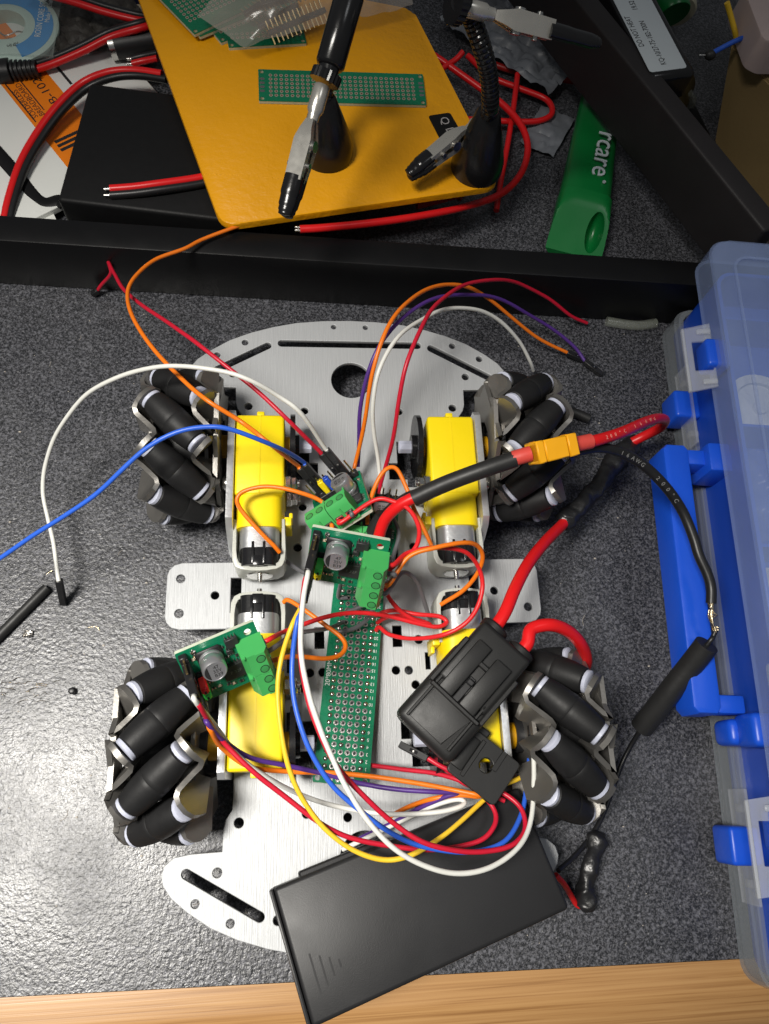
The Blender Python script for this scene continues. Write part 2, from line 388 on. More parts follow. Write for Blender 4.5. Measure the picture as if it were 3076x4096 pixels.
# --- wheels
NR = 9
g = G(); pr = []
for k in range(15):
    t = -10.9+21.8*k/14; pr.append((31.2-math.sqrt(25.5**2+(t*.7071)**2), t))
pr = [(3.4, -11.5), (pr[0][0]-.5, -11.3)]+pr+[(pr[-1][0]-.5, 11.3), (3.4, 11.5)]
pr.insert(9, (pr[9][0]-.0, -.25)); pr.insert(10, (pr[10][0]-.12, 0.0)); pr.insert(11, (pr[11][0], .25)); pr.pop(12) if abs(pr[12][1]) < .01 else None
g.lathe(pr, None, 20)
ME_ROLL = shared('roller', g, m_rub)
g = G(); g.lathe([(3.6, 11.2), (4.15, 11.45), (4.15, 12.6), (3.7, 12.9), (1.6, 13.0)], None, 16); ME_BUSH = shared('bushing', g, m_nylon)
def wheel(cx, cy, s, phase, lab):
    cz = 31.0; C = Vector((cx, cy, cz)); inner = -1 if cx > 0 else 1     # side that faces the car
    def pol(ph, r, x): return C + Vector((x, r*math.sin(ph), r*math.cos(ph)))
    g = G(); b = g.bm; RC = 25.5; pitch = 2*math.pi/NR
    for side in (1, -1):
        # zig-zag stamped rim: a flange square to every roller, then a slanting return to the next one
        ring = []
        for k in range(NR):
            for (tt, xx, ro) in ((5.0, 14.2, 26.6), (6.2, 13.0, 28.6), (7.6, 11.4, 30.0), (9.6, 9.4, 30.4), (11.6, 7.4, 29.4), (12.7, 6.4, 27.4), (14.2, 6.9, 26.2), (16.6, 9.2, 25.6), (19.0, 11.6, 25.2), (20.9, 13.6, 25.4)):
                tt += .3
                ang = phase + k*pitch + s*side*tt/RC
                ring.append((ang, side*(xx+.3), ro))
        n = len(ring); lo = []; 
        for i, (a, x, ro) in enumerate(ring):
            a0, x0, _ = ring[i-1]; a1, x1, _ = ring[(i+1) % n]
            da = (a1-a0+math.pi) % (2*math.pi)-math.pi
            tx, tt = x1-x0, da*RC; L = math.hypot(tx, tt); nx, nt = tt/L*.85, -tx/L*.85
            rows_ = []
            for r in (13.0, 19.0, ro-.8, ro):
                rows_.append((pol(a+nt/RC, r, x+nx), pol(a-nt/RC, r, x-nx)))
            lo.append([[b.verts.new(p) for p in rr] for rr in rows_])
        for i in range(n):
            A, B = lo[i], lo[(i+1) % n]
            for j in range(3):
                b.faces.new((A[j][0], B[j][0], B[j+1][0], A[j+1][0])); b.faces.new((A[j][1], A[j+1][1], B[j+1][1], B[j][1]))
            b.faces.new((A[3][0], B[3][0], B[3][1], A[3][1])); b.faces.new((A[0][0], A[0][1], B[0][1], B[0][0]))
        g.lathe([(5, 0), (16.5, 0), (16.5, 1.4), (5, 1.4)], along(C+V(side*9.5, 0, 0), C+V(side*12, 0, 0)), 32)
    w = obj('mecanum_wheel', g, m_rim, car, 32); w['label'] = lab
    g = G(); g.cyl(C+V(-9, 0, 0), C+V(9, 0, 0), 11.5, n=28); g.cyl(C+V(inner*9, 0, 0), C+V(inner*13.5, 0, 0), 6.2, n=24, bev=.5)
    obj('hub', g, m_blk, w)
    for k in range(NR):
        ph = phase+k*pitch
        rad = Vector((0, math.sin(ph), math.cos(ph))); tan = Vector((0, math.cos(ph), -math.sin(ph)))
        ax = (Vector((1, 0, 0))+tan*s).normalized(); o = C+rad*RC
        m = frame(o, rad, ax.cross(rad)); m = Matrix((rad, ax.cross(rad), ax)).transposed().to_4x4(); m.translation = o
        inst('roller', ME_ROLL, w, m); inst('bushing', ME_BUSH, w, m)
        inst('bushing', ME_BUSH, w, m @ Matrix.Rotation(math.pi, 4, 'X'))
wheel(-67.5, 57.2, -1, -.07, 'roller wheel under the white wire, by the round-holed end')
wheel(67.5, 57.2, 1, -.13, 'roller wheel below the yellow power connector')
wheel(-67.5, -57.2, 1, .28, 'roller wheel beside the slanted driver board')
wheel(67.5, -57.2, -1, .25, 'roller wheel beside the black fuse holder')
# --- motors
def motor(sx, sy, lab):
    cx = sx*37.6
    def X(a): return cx + sx*a                      # a grows outwards
    def bx(g, a0, a1, y0, y1, z0, z1, bev=0, seg=2, mi=0):
        xs = sorted((X(a0), X(a1))); ys = sorted((sy*y0, sy*y1)); g.box(xs[0], xs[1], ys[0], ys[1], z0, z1, None, bev, seg, mi)
    g = G()
    bx(g, -9.35, 9.35, 32.5, 66, 19.6, 42, 1.2, 3)
    # rounded collar that takes the motor
    pf = [(9.25*math.copysign(abs(math.cos(t))**.45, math.cos(t)), 30.7+11.0*math.copysign(abs(math.sin(t))**.7, math.sin(t))) for t in [2*math.pi*i/32 for i in range(32)]]
    mm = Matrix(((1, 0, 0, cx), (0, 0, 1, 0), (0, 1, 0, 0), (0, 0, 0, 1)))
    ys = sorted((sy*20, sy*33)); g.prism(pf, ys[0], ys[1], mm)
    bx(g, -1.5, 1.5, 65.8, 68.2, 33, 40.5, .5)
    bx(g, -12, -9.3, 21.5, 25, 24, 37.5, .4); bx(g, -12.4, -11, 25, 27.5, 27, 35, .4)
    bx(g, -.25, .25, 33.2, 65.6, 41.9, 42.12); bx(g, -9.5, 9.5, 33.4, 34.0, 20.5, 41.2)
    o = obj('gear_motor', g, m_yel, car); o['label'] = lab
    g = G(); g.cyl((X(9.3), sy*57.2, 31), (X(17.5), sy*57.2, 31), 4.6, n=20, bev=.4); g.cyl((X(-9.3), sy*57.2, 31), (X(-11.2), sy*57.2, 31), 4.2, n=20)
    obj('boss', g, m_yeldark, o)
    g = G(); g.cyl((X(-11), sy*57.2, 31), (X(-20.0), sy*57.2, 31), 2.7, n=8, bev=.3); obj('shaft', g, m_nylon, o)
    g = G(); g.lathe([(3, 0), (13, 0), (13, 1.9), (3, 1.9)], along((X(-11.6), sy*57.2, 31), (X(-14), sy*57.2, 31)), 40)
    g.cyl((X(-13.4), sy*57.2, 31), (X(-15), sy*57.2, 31), 5, n=20)
    obj('encoder_disc', g, m_blkgloss, o)
    def can(g, y0, y1, wx, wz, e=.42):
        pf = [(wx*math.copysign(abs(math.cos(t))**e, math.cos(t)), 30.7+wz*math.copysign(abs(math.sin(t))**.85, math.sin(t))) for t in [2*math.pi*i/36 for i in range(36)]]
        ys = sorted((sy*y0, sy*y1)); g.prism(pf, ys[0], ys[1], mm)
    g = G(); can(g, 12.2, 21.5, 7.7, 10.1); obj('motor_can', g, m_can, o)
    g = G(); can(g, 5.6, 12.3, 7.55, 9.7)
    bx(g, -2.6, -1.5, 6, 14.5, 39, 41.0, .3); bx(g, 1.5, 2.6, 6, 14.5, 39, 41.0, .3); bx(g, -2.0, 2.0, 5.3, 9, 39, 40.9, .3)
    obj('end_cap', g, m_blkgloss, o)
    g = G(); g.cyl((cx, sy*6, 30.7), (cx, sy*3.6, 30.7), 5.0, n=24, bev=.3); g.cyl((cx, sy*3.7, 30.7), (cx, sy*1.2, 30.7), .95, n=12); obj('bearing_cap', g, m_steel, o)
    # translucent strap: a U band round the motor, its end pierced for the bearing
    pts = [(9.6, 24), (9.8, 12), (9.7, 8), (8.6, 5.6), (6.6, 4.5), (3, 4.0), (0, 3.9)]
    inn = [(8.3, 24), (8.4, 12), (8.2, 8.6), (7.4, 6.9), (5.8, 5.9), (3, 5.4), (0, 5.3)]
    ring = pts + [(-a, y) for a, y in pts[-2::-1]]; rin = inn + [(-a, y) for a, y in inn[-2::-1]]
    poly = [(X(a), sy*y) for a, y in ring]+[(X(a), sy*y) for a, y in rin[::-1]]
    g = G(); g.prism(poly, 23.5, 38.2, None, 0, .3); obj('motor_strap', g, m_milk, o)
    # bolts through gearbox and bracket
    for z in (39.3, 22.3):
        g = G()
        g.lathe([(2.6, 0), (3.2, .35), (3.2, 2.1), (2.7, 2.5)], along((X(-9.5), sy*38, z), (X(-12), sy*38, z)), 6)
        g.lathe([(2.3, 0), (2.6, .3), (2.6, 1.6), (2.2, 2.0)], along((X(-12.0), sy*38, z), (X(-14), sy*38, z)), 6)
        g.cyl((X(-14), sy*38, z), (X(-15.2), sy*38, z), 1.45, n=12, bev=.2)
        obj('nut', g, m_steel, o)
        g = G(); g.lathe([(2.9, 0), (2.8, .9), (2.2, 1.7), (1, 2.1)], along((X(12.2), sy*38, z), (X(15), sy*38, z)), 16); obj('bolt_head', g, m_steel, o)
    # bracket plate on the wheel side
    poly = [(14.6, 15), (14.6, 26), (20, 40), (23, 43), (66, 43), (68.2, 41), (68.2, 15)]
    mb = Matrix(((0, 0, 1, 0), (1, 0, 0, 0), (0, 1, 0, 0), (0, 0, 0, 1)))
    xs = sorted((X(9.6), X(12.2)))
    g = G(); g.prism([(sy*y, z) for y, z in poly], xs[0], xs[1], mb, 0, .3); obj('motor_bracket', g, m_alu_edge, car)
for sx, sy, l in ((-1, 1, 'yellow gear motor with an orange wire looping over it'), (1, 1, 'yellow gear motor crossed by the thick black sleeve'),
                  (-1, -1, 'yellow gear motor beside the slanted driver board'), (1, -1, 'yellow gear motor mostly hidden by the fuse holder')): motor(sx, sy, l)

# ================================================================== CIRCUIT BOARDS
def pad_mesh(name, r, hole, mats):
    g = G(); n = 10
    g.lathe([(r, 0), (r*.94, .10), (hole*1.15, .12), (hole, .02)], None, n, 0, caps=False)
    b = g.bm; b.faces.new([b.verts.new((hole*1.02*math.cos(2*math.pi*i/n), hole*1.02*math.sin(2*math.pi*i/n), .03)) for i in range(n)]).material_index = 1  # flat dark disc, the shade of the hole put into its colour
    return shared(name, g, mats)
ME_PAD = pad_mesh('solder_pad', 1.06, .46, [m_tin, m_hole_shade])
g = G(); g.lathe([(.98, 0), (.9, .3), (.6, .62), (.2, .78)], None, 10); ME_BLOB = shared('solder_joint', g, m_tin)
g = G(); g.lathe([(.9, 0), (.85, .08), (.52, .10), (.48, .02)], None, 10, 0, caps=False)
b_ = g.bm; b_.faces.new([b_.verts.new((.5*math.cos(2*math.pi*i/10), .5*math.sin(2*math.pi*i/10), .03)) for i in range(10)]).material_index = 1  # flat dark brown disc painted for the dim inside of the hole
ME_PAD2 = shared('copper_pad', g, [M('dull_pad', (.60, .52, .43), .4, .6), M('hole_brown', (.10, .06, .02), .7)])
def perf(name, Mx, rows, cols, me, label, group=None, blobs=(), w=20.0, l=80.0, skip=None, edge_pads=True, th=1.6):
    # local x across the short side, y along the long side, z up; origin at one short edge's left corner
    root = thing(name, Mx @ V(w/2, l/2, -th)); tag(root, label, 'circuit board', group)
    hs = [circ(x, y, 1.0, 12) for x in (1.6, w-1.6) for y in (1.6, l-1.6)]
    me1 = sheet(rrect(0, w, 0, l, .4, 2), hs, -th*.16, 0, Mx); obj('solder_mask', me1, m_pcb, root)
    me2 = sheet(rrect(.02, w-.02, .02, l-.02, .4, 2), hs, -th, -th*.17, Mx); obj('fibreglass_core', me2, m_pcbedge, root)
    y0 = (l-(rows-1)*2.54)/2; x0 = (w-(cols-1)*2.54)/2
    for j in range(rows):
        for i in range(cols):
            if skip and skip(j, i): continue
            inst('solder_pad', ME_BLOB if (j, i) in blobs else me, root, Mx @ Matrix.Translation((x0+i*2.54, y0+j*2.54, .02)))
    if edge_pads:
        for yy in (1.7, l-1.7):
            for i in range(4): 
                g = G(); g.prism(slot(w/2-3.8+i*2.54, yy-.5, w/2-3.8+i*2.54, yy+.5, .75, 5), .02, .1, Mx); obj('edge_pad', g, m_tin, root)
    return root
# perfboard lying along the car
bl_, br_, tp_ = P(1250, 3127, 26.5), P(1475, 3147, 26.5), P(1432, 2385, 19.5)
MP = frame(bl_, br_-bl_, tp_-(bl_+br_)/2)
rb = random.Random(3)
blobs = {(j, i) for j in range(28) for i in range(6) if i in (0, 5) and rb.random() < .85 or rb.random() < .07}
pb = perf('perfboard', MP, 28, 6, ME_PAD, 'green perfboard lying lengthwise on the silver chassis plate', blobs=blobs)
for j in range(28):
    text(str(j+1), 1.7, MP @ Matrix.Translation((18.35, 5.7+j*2.54, .06)) @ Matrix.Rotation(math.pi, 4, 'Z'), m_silk, pb, 'number', th=.02)
text('20*80MM', 2.5, MP @ Matrix.Translation((1.6, 39, .06)) @ Matrix.Rotation(math.pi/2, 4, 'Z'), m_silk, pb, 'lettering', th=.02)

class Board: pass
def driver(label, tl, U, Vv, jc, detail=True, terms=(0, 1, 2, 3)):
    BW, BH = 26.0, 22.5
    B = Board(); ex = Vector(U).normalized(); n = Vector(Vv).cross(ex).normalized(); vy = ex.cross(n)*1.0
    ey = n.cross(ex)                                    # points against v
    m = Matrix((ex, ey, n)).transposed().to_4x4(); m.translation = Vector(tl); B.m = m
    B.pt = lambda u, v, h=0: m @ V(u, -v, h)
    B.n = n; B.u = ex; B.v = -ey
    root = tag(thing('driver_board', m @ V(BW/2, -BH/2, -1.6)), label, 'circuit board', 'motor driver boards'); B.o = root
    hs = [circ(BW-3, -3, 1.25, 14)]
    obj('solder_mask', sheet(rrect(0, BW, -BH, 0, .5, 2), hs, -.25, 0, m), m_pcb, root)
    obj('fibreglass_core', sheet(rrect(.02, BW-.02, -BH+.02, -.02, .5, 2), hs, -1.6, -.27, m), m_pcbedge, root)
    # capacitor
    cu, cv, r, h = 9.6, 6.4, 3.9, 7.6
    g = G(); g.box(cu-4.1, cu+4.1, -cv-4.1, -cv+4.1, 0, 1.1, m, .7, 1); cap_b = obj('capacitor_base', g, m_blk, root)
    g = G(); g.lathe([(3.75, 1.0), (3.9, 1.4), (3.9, 2.2), (3.7, 2.5), (3.9, 2.9), (3.9, h-.5), (3.6, h), (3.3, h), (3.25, h-.08), (0.01, h-.08)], m @ Matrix.Translation((cu, -cv, 0)), 28)
    cap = obj('capacitor', g, m_capcan, root)
    g = G(); half_ = [(3.25*math.cos(math.radians(t)), 3.25*math.sin(math.radians(t))) for t in range(125, 236, 11)]
    g.prism(half_, h-.07, h-.03, m @ Matrix.Translation((cu, -cv, 0))); obj('polarity_mark', g, m_blkprint, cap)
    for k, s_ in enumerate(('47', '35V', 'B39')):
        text(s_, 1.75, m @ Matrix.Translation((cu+.7, -cv+1.6-k*1.6, h-.05)), m_blkprint, cap, 'lettering', th=.02)
    # chips
    def chip(u, v, w, l, h_, pins, name='chip'):
        g = G(); g.box(u-w/2, u+w/2, -v-l/2, -v+l/2, .15, h_, m, .15, 1); o = obj(name, g, m_chip, root)
        g = G()
        for i in range(pins):
            x = u-w/2+(i+.5)*w/pins
            for sg in (1, -1): g.box(x-.17, x+.17, -v+sg*(l/2)-.0 if sg > 0 else -v-l/2-.9, -v+l/2+.9 if sg > 0 else -v-l/2, .03, .5, m)
        obj('chip_legs', g, m_tin, o)
        return o
    chip(17.3, 3.6, 4.2, 3.4, 1.5, 4); c2 = chip(15.2, 14.4, 8.2, 5.6, 1.9, 8); chip(15.6, 7.0, 2.2, 1.5, 1.0, 3)
    text('F 32F', 1.7, m @ Matrix.Translation((15.2, -14.4, 1.93)), M('chip_mark', (.10, .10, .09), .6) if 'chip_mark' not in bpy.data.materials else bpy.data.materials['chip_mark'], c2, 'lettering', th=.02)
    rr = random.Random(hash(label) % 1000 if False else len(label))
    for (u, v) in ((5.2, 1.8), (6.6, 12.2), (6.6, 13.8), (6.6, 15.4), (8.6, 12.2), (8.6, 13.8), (8.6, 15.4), (6.6, 18.6), (8.6, 18.6), (11.5, 19.3), (13, 20), (15.5, 20.3), (14.2, 8.8), (17.4, 9.6), (13.6, 4.2), (4.6, 4.4), (18.6, 18.9)):
        g = G(); g.box(u-.7, u-.35, -v-.4, -v+.4, .02, .55, m, mi=0); g.box(u+.35, u+.7, -v-.4, -v+.4, .02, .55, m, mi=0); g.box(u-.36, u+.36, -v-.36, -v+.36, .02, .5, m, mi=1)
        obj('resistor', g, [m_tin, rr.choice((m_chip, m_pencil, m_chip))], root)
    for (u, v) in ((4.4, 1.5), (4.4, 3.3)):
        g = G(); g.lathe([(.8, .02), (.7, .4), (.2, .6)], m @ Matrix.Translation((u+1, -v, 0)), 10); obj('solder_joint', g, m_tin, root)
    # terminal blocks (two positions each, side by side along v)
    for t in range(2):
        v0 = 4.6+t*8.8; v1 = v0+8.7
        pf = [(18.0, 0), (18.0, 5.6), (20.0, 9.6), (22.4, 9.6), (22.4, 10.1), (25.4, 10.1), (26.6, 8.0), (26.6, 0)]
        mt = m @ Matrix(((1, 0, 0, 0), (0, 0, -1, 0), (0, 1, 0, 0), (0, 0, 0, 1)))
        g = G(); g.prism(pf, v0, v1-.15, mt)
        g.box(18.2, 19.4, -v0-.8, -v0-.2, 5.0, 9.3, m); g.box(26.4, 26.9, -(v0+v1)/2-.3, -(v0+v1)/2+.3, 0, 8, m)
        tb = obj('terminal_block', g, m_term, root)
        for k in range(2):
            v = v0+2.2+k*4.3
            g = G(); g.cyl(m @ V(23.8, -v, 10.02), m @ V(23.8, -v, 10.16), 1.5, n=16); g.cyl(m @ V(23.8, -v, 10.0), m @ V(23.8, -v, 10.17), 1.5, n=16)
            s1 = obj('screw_recess', g, m_hole_shade, tb)  # dark disc on the surface, painted shade instead of a sunk recess
            g = G(); g.lathe([(1.25, 0), (1.25, .06), (1.0, .1)], m @ Matrix.Translation((23.8, -v, 10.12)), 14); g.box(23.8-1.0, 23.8+1.0, -v-.14, -v+.14, 10.2, 10.24, m)
            obj('terminal_screw', g, M('terminal_screw_green', (.04, .24, .07), .4) if 'terminal_screw_green' not in bpy.data.materials else bpy.data.materials['terminal_screw_green'], tb)
            g = G(); g.box(26.5, 26.72, -v-1.55, -v+1.55, 1.2, 5.2, m); obj('wire_entry', g, m_hole_shade, tb)  # opening not cut: its inner shade is a dark patch on the face
            g = G()
            for (a0, a1, h0, h1) in ((-1.5, 1.5, 4.6, 5.1), (-1.5, 1.5, 1.3, 1.8), (-1.5, -1.1, 1.3, 5.1), (1.1, 1.5, 1.3, 5.1)): g.box(26.6, 26.95, -v+a0, -v+a1, h0, h1, m)
            obj('clamp_cage', g, m_steel, tb)
    # pin header
    pins = [1.9+2.54*i for i in range(8)]; B.pins = pins
    g = G()
    for v in pins: g.box(.7, 3.2, -v-1.22, -v+1.22, .02, 2.5, m, .25, 1)
    hd = obj('pin_header', g, m_blk, root)
    for i, v in enumerate(pins):
        g = G(); g.box(1.65, 2.25, -v-.3, -v+.3, 2.4, 8.6, m); obj('pin', g, m_gold, hd)
    g = G(); 
    for i in range(3): g.box(3.5, 5.7, -11.3-2.54*i+1.2, -11.3-2.54*i-1.2, .02, 2.3, m, .2, 1)
    obj('pin_header', g, m_blk, root)
    for i, c in enumerate(jc):
        v = 11.3+2.54*i; g = G(); g.box(3.4, 5.8, -v-1.15, -v+1.15, 2.4, 8.4, m, .3, 1); g.box(3.9, 5.3, -v-.8, -v+.8, 8.4, 9.1, m, .2, 1)
        jo = obj('jumper_cap', g, JC[c], root); jo['label'] = c+' jumper cap'
        g = G(); g.box(4.3, 4.9, -v-.5, -v+.5, 9.05, 9.16, m); obj('slot', g, m_hole_shade, jo)  # dark patch on the cap top, painted as the shade of a slot
    B.plug = lambda i, h=0: m @ V(1.95, -pins[i], 2.6+h)
    B.term = lambda k, out=0: m @ V(26.4+out, -(4.6+(k//2)*8.8+2.2+(k % 2)*4.3), 3.2)
    return B
# D: slanted board over the lower left wheel;  C: middle board;  A: tilted board above it;  E: lowest board, mostly hidden
D_ = driver('slanted green driver board with red and green jumpers', P(697, 2620, 70), P(1005, 2490, 70)-P(697, 2620, 70), (P(778, 2795, 55)-P(697, 2620, 70)).normalized()*1.0, ('red', 'green'))
C_ = driver('middle green driver board with green and yellow jumpers', P(1248, 2108, 76), P(1557, 2165, 76)-P(1248, 2108, 76), P(1222, 2290, 59)-P(1248, 2108, 76), ('green', 'yellow'))
A_ = driver('tilted green driver board with blue and yellow jumpers, highest on the chassis', P(1438, 1880, 40), V(.10, -.80, .55), V(-.72, -.56, -.26), ('blue', 'yellow'))
E_ = driver('driver board mostly hidden between two other driver boards', P(1330, 1985, 31), V(.16, -.93, .12), V(1.0, .17, -.10)*-1 if False else V(-.95, -.2, .0), ('green', 'red')) if False else None
# lowest board: lies under A and C, seen by its terminal block and one edge
E_ = driver('lowest driver board, mostly hidden beneath the other two', P(1600, 1990, 30), P(1585, 2150, 33)-P(1600, 1990, 30), P(1380, 2010, 30)-P(1600, 1990, 30), ('green', 'blue'))

# ================================================================== WIRES
def wire(label, pts, r, mat, name='jumper_wire', sub=8, n=10, cat='wire', group=None):
    p = cr(W3(pts), sub); N_ = len(p); sd = Vector((len(label)*3.7, N_*1.3, 0))
    p = [q + noise.noise_vector(q*.035+sd)*(.8*min(1, i/8, (N_-1-i)/8)) for i, q in enumerate(p)]
    g = G(); g.tube(p, [r*(1+.05*noise.noise(q*.3+sd)) for q in p], n)
    o = obj(name, g, mat, None, 60); tag(o, label, cat, group); o['_'] = 1; del o['_']
    return o, p
def plug(parent, p0, p1, w=2.46, side=None, mat=None, name='plug'):
    m = along(p0, p1, side); L = (Vector(p1)-Vector(p0)).length
    g = G(); g.box(-w/2, w/2, -w/2, w/2, 0, L, m, .22, 1); o = obj(name, g, mat or m_blk, parent)
    g = G(); g.box(-.55, .55, w/2-.02, w/2+.12, L*.35, L*.62, m, 0); obj('latch', g, m_blkgloss, o)
    g = G(); g.cyl(m @ V(0, w/2+.1, L*.49), m @ V(0, w/2+.16, L*.49), .38, n=10); obj('latch_dimple', g, m_tin, o)
    return o
def bplug(wo, B, i, L=14.0):               # plug pushed onto pin i of board B
    return plug(wo, B.plug(i), B.plug(i, L), side=B.u)
JR = .82
def jw(label, B, i, pts, mat, L=14.0, **k):
    e = B.plug(i, L-.5); o, p = wire(label, [e, e+B.n*2.5]+pts, JR, mat, **k); bplug(o, B, i, L); return o, p
# --- from board A to the left
jw('orange jumper wire running from the tilted board up under the yellow base', A_, 6, [(580, 958, 66), (520, 912, 65), (450, 866, 70), (390, 815, 66), (330, 752, 60), (290, 690, 52), (275, 640, 46), (288, 602, 42), (335, 560, 38), (400, 535, 36), (440, 515, 34), (520, 487, 33.5), (580, 470, 33)], W['orange'])
o, p = jw('crimson jumper wire with a folded tip resting against the black frame', A_, 2, [(620, 908, 64), (540, 832, 66), (430, 746, 66), (330, 676, 50), (270, 628, 34), (246, 592, 26), (233, 567, 21), (238, 590, 16), (222, 612, 8), (212, 626, 4)], W['crimson'])
plug(o, Q(212, 626, 4), Q(200, 636, 1.4))
o, p = jw('white jumper wire arching left with its plug standing on the desk', A_, 1, [(650, 894, 68), (600, 856, 72), (540, 822, 78), (480, 802, 78), (400, 791, 76), (330, 796, 72), (250, 820, 64), (180, 862, 52), (125, 930, 38), (98, 1000, 27), (92, 1060, 21), (103, 1120, 18), (116, 1180, 16.5), (127, 1256, 14.5)], W['white'])
plug(o, Q(127, 1253, 14.5), Q(137, 1303, 1.2), 2.5)
jw('blue jumper wire leaving the picture on the left', A_, 5, [(585, 960, 68), (500, 929, 76), (440, 923, 77), (380, 934, 76), (320, 966, 73), (260, 1016, 68), (200, 1070, 62), (130, 1122, 55), (60, 1166, 48), (0, 1203, 42), (-60, 1240, 36)], W['blue'])
# --- right bunch from the lowest board (E)
o, p = wire('orange jumper wire arching over to the right, ending in a black plug', [(765, 1012, 30), (770, 985, 33), (790, 900, 48), (805, 800, 62), (830, 720, 68), (865, 665, 66), (910, 630, 58), (960, 615, 50), (1010, 622, 42), (1060, 650, 32), (1110, 690, 21), (1170, 735, 11), (1226, 762, 5)], JR, W['orange'])
plug(o, Q(1224, 761, 5), Q(1266, 780, 1.4))
o, p = wire('purple jumper wire beside the orange one, ending in a black plug', [(773, 1008, 28), (774, 975, 32), (778, 880, 48), (800, 790, 60), (840, 720, 64), (900, 665, 58), (960, 640, 50), (1030, 635, 40), (1090, 650, 30), (1150, 682, 19), (1200, 715, 11), (1240, 750, 6), (1264, 781, 3.6)], JR, W['purple'])
plug(o, Q(1262, 779, 3.6), Q(1300, 810, 1.4))
wire('white jumper wire curling down behind the right wheel', [(826, 1075, 26), (823, 1040, 30), (818, 990, 36), (808, 930, 46), (806, 870, 56), (820, 800, 64), (860, 730, 66), (910, 690, 60), (970, 666, 52), (1030, 670, 43), (1080, 695, 33), (1120, 737, 22), (1145, 782, 12), (1152, 800, 6)], JR, W['white'])
wire('crimson jumper wire arching to the right with a bare end', [(815, 1075, 26), (822, 1045, 30), (835, 1000, 38), (850, 940, 50), (863, 860, 62), (880, 780, 70), (910, 710, 70), (950, 652, 62), (1000, 616, 52), (1060, 603, 42), (1120, 612, 30), (1180, 642, 18), (1230, 680, 8), (1268, 698, 3)], JR, W['crimson'])
# --- motor wires
wire('orange motor wire looping over the yellow motor to the tilted board', [(604, 1193, 40), (590, 1180, 42), (560, 1150, 45), (522, 1106, 48), (512, 1080, 50), (530, 1061, 51), (580, 1051, 52), (640, 1062, 52), (700, 1090, 50), A_.term(2, 2), A_.term(2, -2)], JR, W['orange'], 'motor_wire')
wire('orange motor wire bending in a tall hook beside the right motor', [(793, 1132, 40), (797, 1100, 43), (815, 1045, 48), (836, 1013, 50), (858, 1012, 50), (878, 1050, 48), (895, 1100, 46), (915, 1142, 44), (932, 1178, 42)], JR, W['orange'], 'motor_wire')
wire('red wire looping round from the tilted board to the middle board', [A_.term(1, -1), A_.term(1, 2), (810, 1080, 56), (850, 1082, 58), (885, 1100, 60), (905, 1140, 62), (900, 1178, 63), (880, 1200, 62), (850, 1222, 60), (832, 1240, 58)], JR, W['red'], 'power_wire')
wire('red wire making a wide loop from the middle board down to the perfboard', [C_.term(0, -1), C_.term(0, 2), (880, 1195, 66), (940, 1184, 66), (1000, 1191, 62), (1030, 1220, 56), (1042, 1262, 52), (1030, 1312, 50), (1000, 1350, 48), (950, 1375, 44), (890, 1381, 36), (840, 1370, 28), (818, 1354, 24), (812, 1362, 22)], JR, W['red'], 'power_wire')
wire('orange motor wire looping from the middle board to the lower right motor', [C_.term(2, -1), C_.term(2, 2), (880, 1202, 68), (940, 1182, 70), (1000, 1172, 68), (1030, 1180, 63), (1041, 1205, 58), (1030, 1240, 52), (1000, 1275, 46), (952, 1306, 40)], JR, W['orange'], 'motor_wire')
wire('grey motor wire curving from the middle board down to the lower right motor', [C_.term(3, -1), C_.term(3, 2), (868, 1240, 56), (897, 1253, 50), (913, 1285, 42), (926, 1322, 34), (930, 1340, 30)], JR, W['grey'], 'motor_wire')
wire('grey motor wire passing under the middle board from the upper left motor', [(612, 1208, 32), (650, 1232, 28), (690, 1250, 26), (716, 1246, 27), (735, 1230, 30)], JR, W['grey'], 'motor_wire')
wire('grey wire bent down from the middle board to the perfboard edge', [(742, 1225, 50), (740, 1250, 38), (733, 1288, 24), (742, 1292, 22), (750, 1291, 21.5)], JR, W['grey'], 'power_wire')
wire('grey wire sloping across the perfboard numbers', [C_.term(1, -1), C_.term(1, 3), (830, 1262, 52), (815, 1300, 44), (798, 1335, 34), (770, 1355, 27), (745, 1362, 24), (728, 1364, 23)], JR, W['grey'], 'power_wire')
wire('short grey wire soldered across the perfboard', [(822, 1282, 34), (800, 1300, 28), (770, 1315, 25), (752, 1320, 23)], JR, W['grey'], 'power_wire')
wire('grey wire hanging behind the lowest board on the right', [(845, 1110, 38), (862, 1150, 36), (850, 1200, 38), (840, 1240, 36), (828, 1262, 32)], JR, W['grey'], 'power_wire')
wire('short grey wire from the tilted board down behind the middle board', [A_.term(0, -1), A_.term(0, 1.5), (746, 1115, 44), (750, 1140, 40), (748, 1160, 38)], JR, W['grey'], 'power_wire')
wire('short grey wire beside the orange one under the tilted board', [A_.term(3, -1), A_.term(3, 1.5), (705, 1135, 42), (708, 1155, 40), (715, 1175, 38)], JR, W['grey'], 'power_wire')
